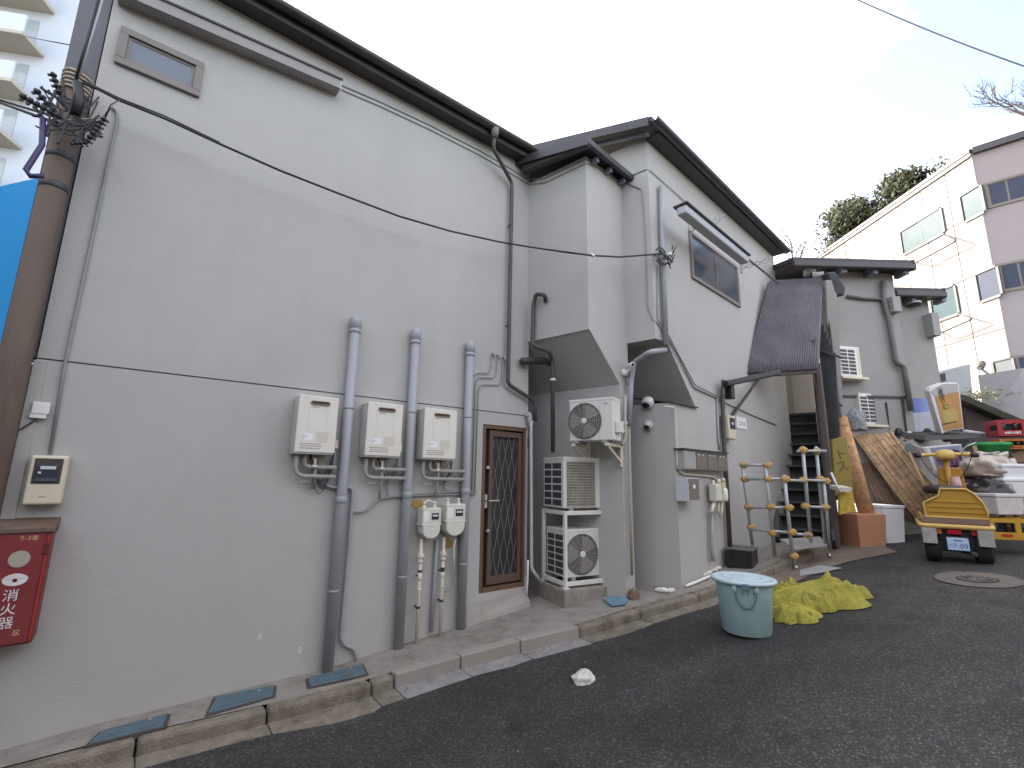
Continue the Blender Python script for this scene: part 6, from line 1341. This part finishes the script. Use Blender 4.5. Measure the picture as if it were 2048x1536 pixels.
MB().prism([at_depth(1876, 749, 11.49), at_depth(1888, 746, 11.49), at_depth(1890, 762, 11.49), at_depth(1878, 764, 11.49)], -FW*.03).build('vent', DARK, t)

# ---------------------------------------------------------------- trees
def leafy(name, lab, centre, radii, n, leaf, seed, mat, trunk_base):
    rnd = random.Random(seed); t = thing(name, lab, 'tree', trunk_base)
    mb = MB(); cl = []
    for k in range(110):
        v = V((rnd.gauss(0, 1), rnd.gauss(0, 1), rnd.gauss(0, 1))).normalized()*rnd.uniform(.35, 1)**.5
        cl.append((centre+V((v.x*radii[0], v.y*radii[1], v.z*radii[2])), rnd.uniform(.16, .34)))
    for k in range(n):
        c, r = rnd.choice(cl); v = V((rnd.gauss(0, 1), rnd.gauss(0, 1), rnd.gauss(0, .8))); v = v.normalized()*rnd.random()**.4*r*radii[0]
        p = c+v; a = V((rnd.uniform(-1, 1), rnd.uniform(-1, 1), rnd.uniform(-1, .6))).normalized(); b = a.orthogonal().normalized(); s = leaf*rnd.uniform(.6, 1.3)
        mb.add([p-a*s*.5, p+b*s*.28, p+a*s*.5, p-b*s*.28], [(0, 1, 2, 3)])
    mb.build('crown', mat, t)
    tr = MB(); tr.tube([trunk_base, trunk_base.lerp(centre, .6), centre], [.35, .25, .12], 10)
    for (c, r) in cl[:24]: tr.tube([trunk_base.lerp(centre, .55+.3*rnd.random()), c.lerp(centre, .4)+V((0, 0, -.2)), c], [.1, .06, .02], 6)
    tr.build('trunk', M('bark', (.09, .07, .055), .9, .3, 8, .6, 20), t)
cc = at_depth(1788, 446, 34)
leafy('evergreen_tree', 'dense dark evergreen tree rising behind the cream building', cc, (4.4, 4.4, 2.9), 26000, .36, 5, M('leaf_dark', (.052, .06, .03), .7, .5, 1.1, spec=.2), V((cc.x, cc.y, 1.5)))
def bare(name, lab, base, tip, seed, spread, r0, depth=5, kids=3):
    rnd = random.Random(seed); t = thing(name, lab, 'tree', base); mb = MB(); tr = MB()
    def br(p, d, L, r, lev):
        pts = [p]; q = p; dd = d.copy()
        for k in range(4): dd = (dd+V((rnd.gauss(0, .09), rnd.gauss(0, .09), rnd.gauss(0.02, .07)))).normalized(); q = q+dd*L/4; pts.append(q)
        (tr if lev == 0 else mb).tube(pts, [r*(1-.15*k) for k in range(5)], 6 if lev < 2 else 4)
        if lev < depth:
            for k in range(kids+(lev > 1)):
                i = rnd.randint(2, 4); nd = (dd+V((rnd.gauss(0, spread), rnd.gauss(0, spread), rnd.gauss(.1, spread*.6)))).normalized(); br(pts[i], nd, L*rnd.uniform(.55, .8), r*.55, lev+1)
    tr.tube([V((base.x, base.y, 1.0)), base], [r0*1.6, r0], 8)
    br(base, (tip-base).normalized(), (tip-base).length, r0, 0)
    tr.build('trunk', M('bark'), t); mb.build('branches', M('twig', (.16, .13, .11), .9, .2, 8), t)
b0 = at_depth(1588, 590, 24); bare('bare_tree', 'bare winter tree poking above the roof beside the canopy', b0, at_depth(1592, 528, 24), 3, .55, .09, 4, 3)
b0 = at_depth(2150, 340, 20); bare('bare_tree', 'bare winter tree with long twigs at the upper right edge', b0, at_depth(2098, 235, 20), 12, .5, .14, 5, 3)
single(MB().tube(catenary(at_depth(1690, -12, 11), at_depth(2070, 140, 9), .08, 20), .016, 6).build('power_line', M('cable_slate', (.10, .115, .14), .5)), 'twisted power line crossing the sky at the upper right', 'cable')

# ---------------------------------------------------------------- things on the ground
GRATE = M('grate_blue', (.085, .135, .165), .6, .25, 9, grime=.5, gs=5, gc=(.09, .075, .05))
for k, (c4, lab) in enumerate((([(205, 1464), (335, 1430), (326, 1455), (178, 1490)], 'blue grey drain cover at the far left of the pavement'), ([(432, 1396), (548, 1373), (545, 1394), (416, 1429)], 'blue grey drain cover in the middle of three along the wall'), ([(616, 1358), (724, 1331), (732, 1350), (620, 1375)], 'blue grey drain cover nearest the tall vent pipe'))):
    ps = [on_ground(x, y, .125) for x, y in c4]; t = thing('drain_cover', lab, 'drain cover', ps[3], 'drain covers along the wall')
    cq = sum(ps, V((0, 0, 0)))/4; MB().prism([p+(p-cq).normalized()*.022-V((0, 0, .03)) for p in ps], (0, 0, .034)).build('frame', M('frame_rust', (.07, .055, .045), .8, .3, 12), t, .003)
    MB().prism([p-V((0, 0, .03)) for p in ps], (0, 0, .045)).build('cover', GRATE, t, .006)
    MB().prism([ps[0].lerp(ps[2], .12)+V((0, 0, .0155)), ps[1].lerp(ps[3], .12)+V((0, 0, .0155)), ps[2].lerp(ps[0], .12)+V((0, 0, .0155)), ps[3].lerp(ps[1], .12)+V((0, 0, .0155))], (0, 0, .003)).build('raised_field', GRATE, t)
    q = ps[1].lerp(ps[3], .25)+V((0, 0, .018)); MB().lathe(q, [(.014, 0), (.012, .005)], 10).build('lift_stud', M('worn_steel'), t)
# bucket
q = on_ground(1494, 1263); ks = (q-C0).dot(FW); r0 = 66/FPX*ks/1.1; hb = 106/FPX*ks
t = thing('lidded_bucket', 'pale turquoise lidded rubbish bucket on the road', 'bucket', q)
TQ = M('turquoise_plastic', (.40, .58, .58), .5, .14, 5, grime=.35, gs=3.5, gc=(.42, .50, .42))
MB().lathe(q, [(r0*.70, 0), (r0*.75, .012), (r0*.88, hb*.86), (r0*.90, hb*.88), (r0*.90, hb*.93)], 36).build('body', TQ, t)
lidp = [(r0*.86, hb*.90), (r0*1.0, hb*.905), (r0*1.03, hb*.925), (r0*1.02, hb*.955), (r0*.98, hb*.97), (r0*.92, hb*.972), (r0*.91, hb*.965), (r0*.66, hb*.972), (r0*.65, hb*.979), (r0*.60, hb*.979), (r0*.59, hb*.973), (r0*.36, hb*.977), (r0*.35, hb*.984), (r0*.3, hb*.984), (.01, hb*.985)]
ld = MB().lathe(q, lidp, 36).build('lid', M('lid_turquoise', (.44, .56, .60), .5, .1, 5, grime=.3, gs=4, gc=(.4, .45, .42)), t)
fd = (C0-q); fd.z = 0; fd.normalize(); fd = (fd+_r*.05).normalized(); sd_ = V((fd.y, -fd.x, 0))
hp = [q+fd*(r0*.90)+sd_*(-r0*.33)*math.cos(a_)+V((0, 0, hb*.84-hb*.34*math.sin(a_)))+fd*(r0*.04*math.sin(a_)) for a_ in [math.pi*j/14 for j in range(15)]]
hp = [q+fd*(r0*.905)+sd_*(r0*.32*math.cos(a_))+V((0, 0, hb*.84-hb*.32*math.sin(a_)-0)) for a_ in [math.pi*j/14 for j in range(15)]]
MB().tube(hp, .008, 8).build('handle', M('handle_teal', (.10, .20, .22), .5), t)
for sg in (-1, 1): p = q+fd*(r0*.89)+sd_*(sg*r0*.32)+V((0, 0, hb*.80)); MB().bar(p, p+V((0, 0, hb*.1)), .035, .02).build('handle_lug', TQ, t, .004)
MB().bar(q+fd*(r0*1.0)-sd_*.03+V((0, 0, hb*.9)), q+fd*(r0*1.0)+sd_*.03+V((0, 0, hb*.9)), .02, .05).build('lid_clip', M('handle_teal'), t, .004)
for k in range(3): p = q+fd*(r0*.875)+sd_*(.05*(k-1)-.02)+V((0, 0, hb*.72)); MB().bar(p, p+V((0, 0, hb*.1)), .004, .003).build('drip_mark', M('grime_dark', (.09, .12, .11), .7), t)
# yellow net heap
NET = M('yellow_net', (.42, .39, .06), .8, .35, 7, .7, 160)
_n = NET.node_tree.nodes; _L = NET.node_tree.links; b = _n['Principled BSDF']
_tc = _n.new('ShaderNodeTexCoord'); _vo = _n.new('ShaderNodeTexVoronoi'); _vo.feature = 'DISTANCE_TO_EDGE'; _vo.inputs['Scale'].default_value = 130; _L.new(_tc.outputs['Object'], _vo.inputs['Vector'])
_mr = _n.new('ShaderNodeMapRange'); _mr.inputs[1].default_value = .16; _mr.inputs[2].default_value = .24; _mr.inputs[3].default_value = .2; _mr.inputs[4].default_value = .5; _L.new(_vo.outputs['Distance'], _mr.inputs[0])
_tr = _n.new('ShaderNodeBsdfTransparent'); _mx = _n.new('ShaderNodeMixShader'); _L.new(_mr.outputs[0], _mx.inputs[0]); _L.new(b.outputs[0], _mx.inputs[1]); _L.new(_tr.outputs[0], _mx.inputs[2]); _L.new(_mx.outputs[0], _n['Material Output'].inputs[0])
def netheap(name, lab, cpx, ax, ay, hgt, seed, parent=None):
    q = on_ground(*cpx); bm_ = MB(); nx, ny = 110, 80
    fx = V((RT.x, RT.y, 0)).normalized(); fy = V((FW.x, FW.y, 0)).normalized()
    for j in range(ny+1):
        for i in range(nx+1):
            u, v = -1+2*i/nx, -1+2*j/ny
            an_ = math.atan2(v, u); edge = 1+.42*mnoise.noise(V((math.cos(an_)*1.4, math.sin(an_)*1.4, seed)))+.2*mnoise.noise(V((math.cos(an_)*4, math.sin(an_)*4, seed+2)))
            # map the square to a disc
            du, dv_ = u*math.sqrt(1-v*v/2), v*math.sqrt(1-u*u/2); r = math.hypot(du, dv_)
            wx, wy = du*ax*edge, dv_*ay*edge
            ou, ow = du+.28*math.sin(seed), dv_-.22*math.cos(seed*2)          # off-centre peak
            th = math.atan2(ow, ou); ro = math.hypot(ou, ow)
            tw = th+.55*mnoise.noise(V((ou*1.5, ow*1.5, seed)))
            rid = 1-abs(mnoise.noise(V((math.cos(tw)*2.6+seed, math.sin(tw)*2.6, ro*.6))))*2.6
            rid2 = 1-abs(mnoise.noise(V((math.cos(tw)*6+seed, math.sin(tw)*6, ro*1.3+4))))*2.4
            rid3 = 1-abs(mnoise.noise(V((math.cos(tw+ro)*13+seed, math.sin(tw+ro)*13, ro*3+1))))*2.2
            sag = .5+.5*mnoise.noise(V((ou*2.2+seed, ow*2.2, 9)))
            h = hgt*(1-r**2.6)*(.42+.3*sag)*(1-.35*min(1, math.hypot(ro, .35)-.35))+hgt*(1-r**6)*min(1, (ro*1.3)**1.6)*(.32*rid+.26*rid2+.16*rid3)
            p = q+fx*wx+fy*wy; p.z = road_z(p.x, p.y)+max(.006, h+.012); bm_.v.append(p)
    for it in range(4):
        zz = [v.z for v in bm_.v]; W_n = nx+1
        for j in range(1, ny):
            for i in range(1, nx):
                a_ = j*W_n+i; bm_.v[a_].z = zz[a_]*.4+.15*(zz[a_-1]+zz[a_+1]+zz[a_-W_n]+zz[a_+W_n])
    for j in range(ny):
        for i in range(nx): bm_.f.append([j*(nx+1)+i, j*(nx+1)+i+1, (j+1)*(nx+1)+i+1, (j+1)*(nx+1)+i]); bm_.sm.append(True)
    return bm_
q = on_ground(1640, 1215); ks = (q-C0).dot(FW); u_ = ks/FPX
t = thing('yellow_net', 'crumpled heap of yellow crow net on the road beside the bucket', 'net', q)
netheap('n', '', (1624, 1208), 88*u_, 64*u_, 54*u_, 1.7).build('main_fold', NET, t)
netheap('n', '', (1592, 1234), 50*u_, 40*u_, 24*u_, 5.2).build('front_fold', NET, t)
netheap('n', '', (1702, 1196), 34*u_, 28*u_, 22*u_, 8.4).build('tail_fold', NET, t)
def lump_g(name, lab, cat, px, rpx, mat, seed, sq):
    q = on_ground(*px, 0); o = lump(name, lab, cat, px, (q-C0).dot(FW), rpx/FPX*(q-C0).dot(FW), mat, seed, sq); return o
lump_g('crumpled_bag', 'crumpled white plastic bag lying alone on the road', 'bag', (1168, 1362), 24, M('white_film', (.62, .60, .55), .5, .25, 14, .8, 22), 3, (1., .8, .75))
q = on_ground(1240, 1206, .12)
lump('brown_stone', 'rough brown stone on the kerb by the closet corner', 'stone', (1268, 1196), (on_ground(1268, 1196, .12)-C0).dot(FW), .085, M('stone_brown', (.17, .125, .085), .9, .35, 12, 1, 30), 4, (.8, .8, 1.1))
ps = [on_ground(x, y, .13) for x, y in ((1206, 1200), (1238, 1193), (1256, 1200), (1250, 1210), (1224, 1213))]
single(MB().prism(ps, (0, 0, .012)).build('blue_plate', M('lid_blue', (.13, .24, .33), .5, .3, 12), None, .004), 'flat light blue plastic lid lying on the kerb', 'lid')
for k, (pts, lab) in enumerate(((((1312, 1180), (1330, 1183), (1352, 1178)), 'broken white foam strip by the closet foot'), (((1372, 1172), (1395, 1163), (1420, 1152)), 'white pipe offcut lying along the wall foot'), (((1398, 1152), (1425, 1140), (1438, 1132)), 'row of small white rubble at the wall foot'))):
    m_ = MB(); rnd = random.Random(k)
    if k == 1: m_.tube([on_ground(x, y, .145) for x, y in pts], .018, 8)
    else:
        for j in range(7):
            a_ = pts[0] if j < 4 else pts[1]; b_ = pts[1] if j < 4 else pts[2]; u = (j % 4)/4; p = on_ground(a_[0]+(b_[0]-a_[0])*u, a_[1]+(b_[1]-a_[1])*u, .14); m_.bar(p, p+V((rnd.uniform(.04, .1), rnd.uniform(-.05, .02), rnd.uniform(-.005, .02))), rnd.uniform(.03, .06), rnd.uniform(.02, .04))
    single(m_.build('white_debris', WHITEP, None, .006), lab, 'debris')
# concrete apron where the kerb ends, road patches and manhole
def sheet(name, pts, up, mat, n=6):
    ps = [on_ground(x, y, up) for x, y in pts]; c = sum(ps, V((0, 0, 0)))/len(ps); mb = MB(); N = len(ps)
    mb.v = [c]; 
    rings = 6
    for r in range(1, rings+1):
        for p in ps:
            q = c.lerp(p, r/rings); q.z = road_z(q.x, q.y)+up; mb.v.append(q)
    for i in range(N): mb.f.append([0, 1+i, 1+(i+1) % N]); mb.sm.append(True)
    for r in range(rings-1):
        for i in range(N): a_ = 1+r*N; mb.f.append([a_+i, a_+N+i, a_+N+(i+1) % N, a_+(i+1) % N]); mb.sm.append(True)
    return mb.build(name, mat)
structure(sheet('apron', [(1440, 1190), (1500, 1150), (1560, 1112), (1660, 1080), (1740, 1080), (1795, 1104), (1700, 1122), (1640, 1140), (1560, 1180), (1480, 1205)], .012, M('apron_concrete', (.17, .135, .105), .9, .25, 4, .5, 50, grime=.5, gs=3, gc=(.08, .07, .06))))
structure(sheet('pale_patch', [(1600, 1140), (1640, 1130), (1685, 1136), (1640, 1146), (1600, 1152)], .017, M('chalk_stain', (.30, .30, .29), .95, .3, 12)))
mc = on_ground(1955, 1160)
def disc(r0, r1, up, n=40, ang=0):
    mb = MB(); rr = [r0, (r0+r1)/2, r1]
    for r in rr:
        for k in range(n): a_ = 2*math.pi*k/n; p = mc+V((r*math.cos(a_), r*math.sin(a_), 0)); p.z = road_z(p.x, p.y)+up; mb.v.append(p)
    for i in range(2):
        for k in range(n): mb.f.append([i*n+k, i*n+(k+1) % n, (i+1)*n+(k+1) % n, (i+1)*n+k]); mb.sm.append(True)
    return mb
rm = .5*(on_ground(2050, 1165)-on_ground(1860, 1160)).length*.62
t = thing('manhole', 'round manhole cover set in worn concrete behind the scooter', 'manhole', mc)
disc(rm*.72, rm*1.5, .010).build('concrete_collar', M('collar_concrete', (.13, .115, .10), .9, .25, 6, .5, 50), t)
disc(.01, rm*.66, .014).build('cover', M('cast_iron', (.10, .088, .078), .6, .3, 20, .6, 60), t)
disc(rm*.66, rm*.72, .004).build('seam', BLACK, t)
for k in range(10):
    a_ = 2*math.pi*k/10; p0 = mc+V((rm*.3*math.cos(a_), rm*.3*math.sin(a_), 0)); p1 = mc+V((rm*.58*math.cos(a_), rm*.58*math.sin(a_), 0))
    for p in (p0, p1): p.z = road_z(p.x, p.y)+.017
    MB().bar(p0, p1, .03, .008).build('cast_rib', M('cast_iron'), t)

# grit and leaf scraps gathered along the gutter and loose on the road
rnd = random.Random(31); gm_ = [MB(), MB()]
for j in range(620):
    X = rnd.uniform(-.6, 8.0); off = abs(rnd.gauss(0, .10)); 
    if rnd.random() < .25: Y = kerb_y(X)-rnd.uniform(.3, 2.6)
    elif rnd.random() < .3: Y = kerb_y(X)+rnd.uniform(.15, .5)
    else: Y = kerb_y(X)-.02-off
    on_pave = Y > kerb_y(X)
    if on_pave and Y > (4.7 if X < 4 else 3.4): continue
    z = pave_z(X, Y)+.004 if on_pave else road_z(X, Y)+(.024 if kerb_y(X)-Y < .27 else .006); s = rnd.uniform(.003, .011)
    c = V((X, Y, z)); vs = [c+V((rnd.uniform(-1, 1)*s, rnd.uniform(-1, 1)*s, -.002)) for _ in range(3)]+[c+V((0, 0, s*.8))]
    gm_[j % 2].add(vs, [(0, 1, 2), (0, 1, 3), (1, 2, 3), (2, 0, 3)])
gr_ = thing('road_grit', 'grit and leaf scraps gathered along the kerb and on the road', 'grit', V((3, 3.6, 0))); gr_['kind'] = 'stuff'
for m_, mm in zip(gm_, (M('grit_pale', (.24, .22, .19), .9, .4, 20), M('grit_brown', (.13, .085, .045), .9, .4, 20))):
    o = m_.build('grit', mm, gr_); o['kind'] = 'stuff'
# two pale scuffs on the left wall
for (x, y, a_, b_) in ((519, 1274, 6, 9), (600, 1300, 4, 6)):
    s_, z_ = F1.hit(x, y); pts = [F1.p(s_+.02*math.cos(j*.7)*(1+.3*math.sin(j*3)), z_+.03*math.sin(j*.7), .001) for j in range(9)]
    MB().prism(pts, F1.n*.0015).build('paint_scuff', M('scuff_white', (.55, .54, .50), .9, .2, 30), h1)
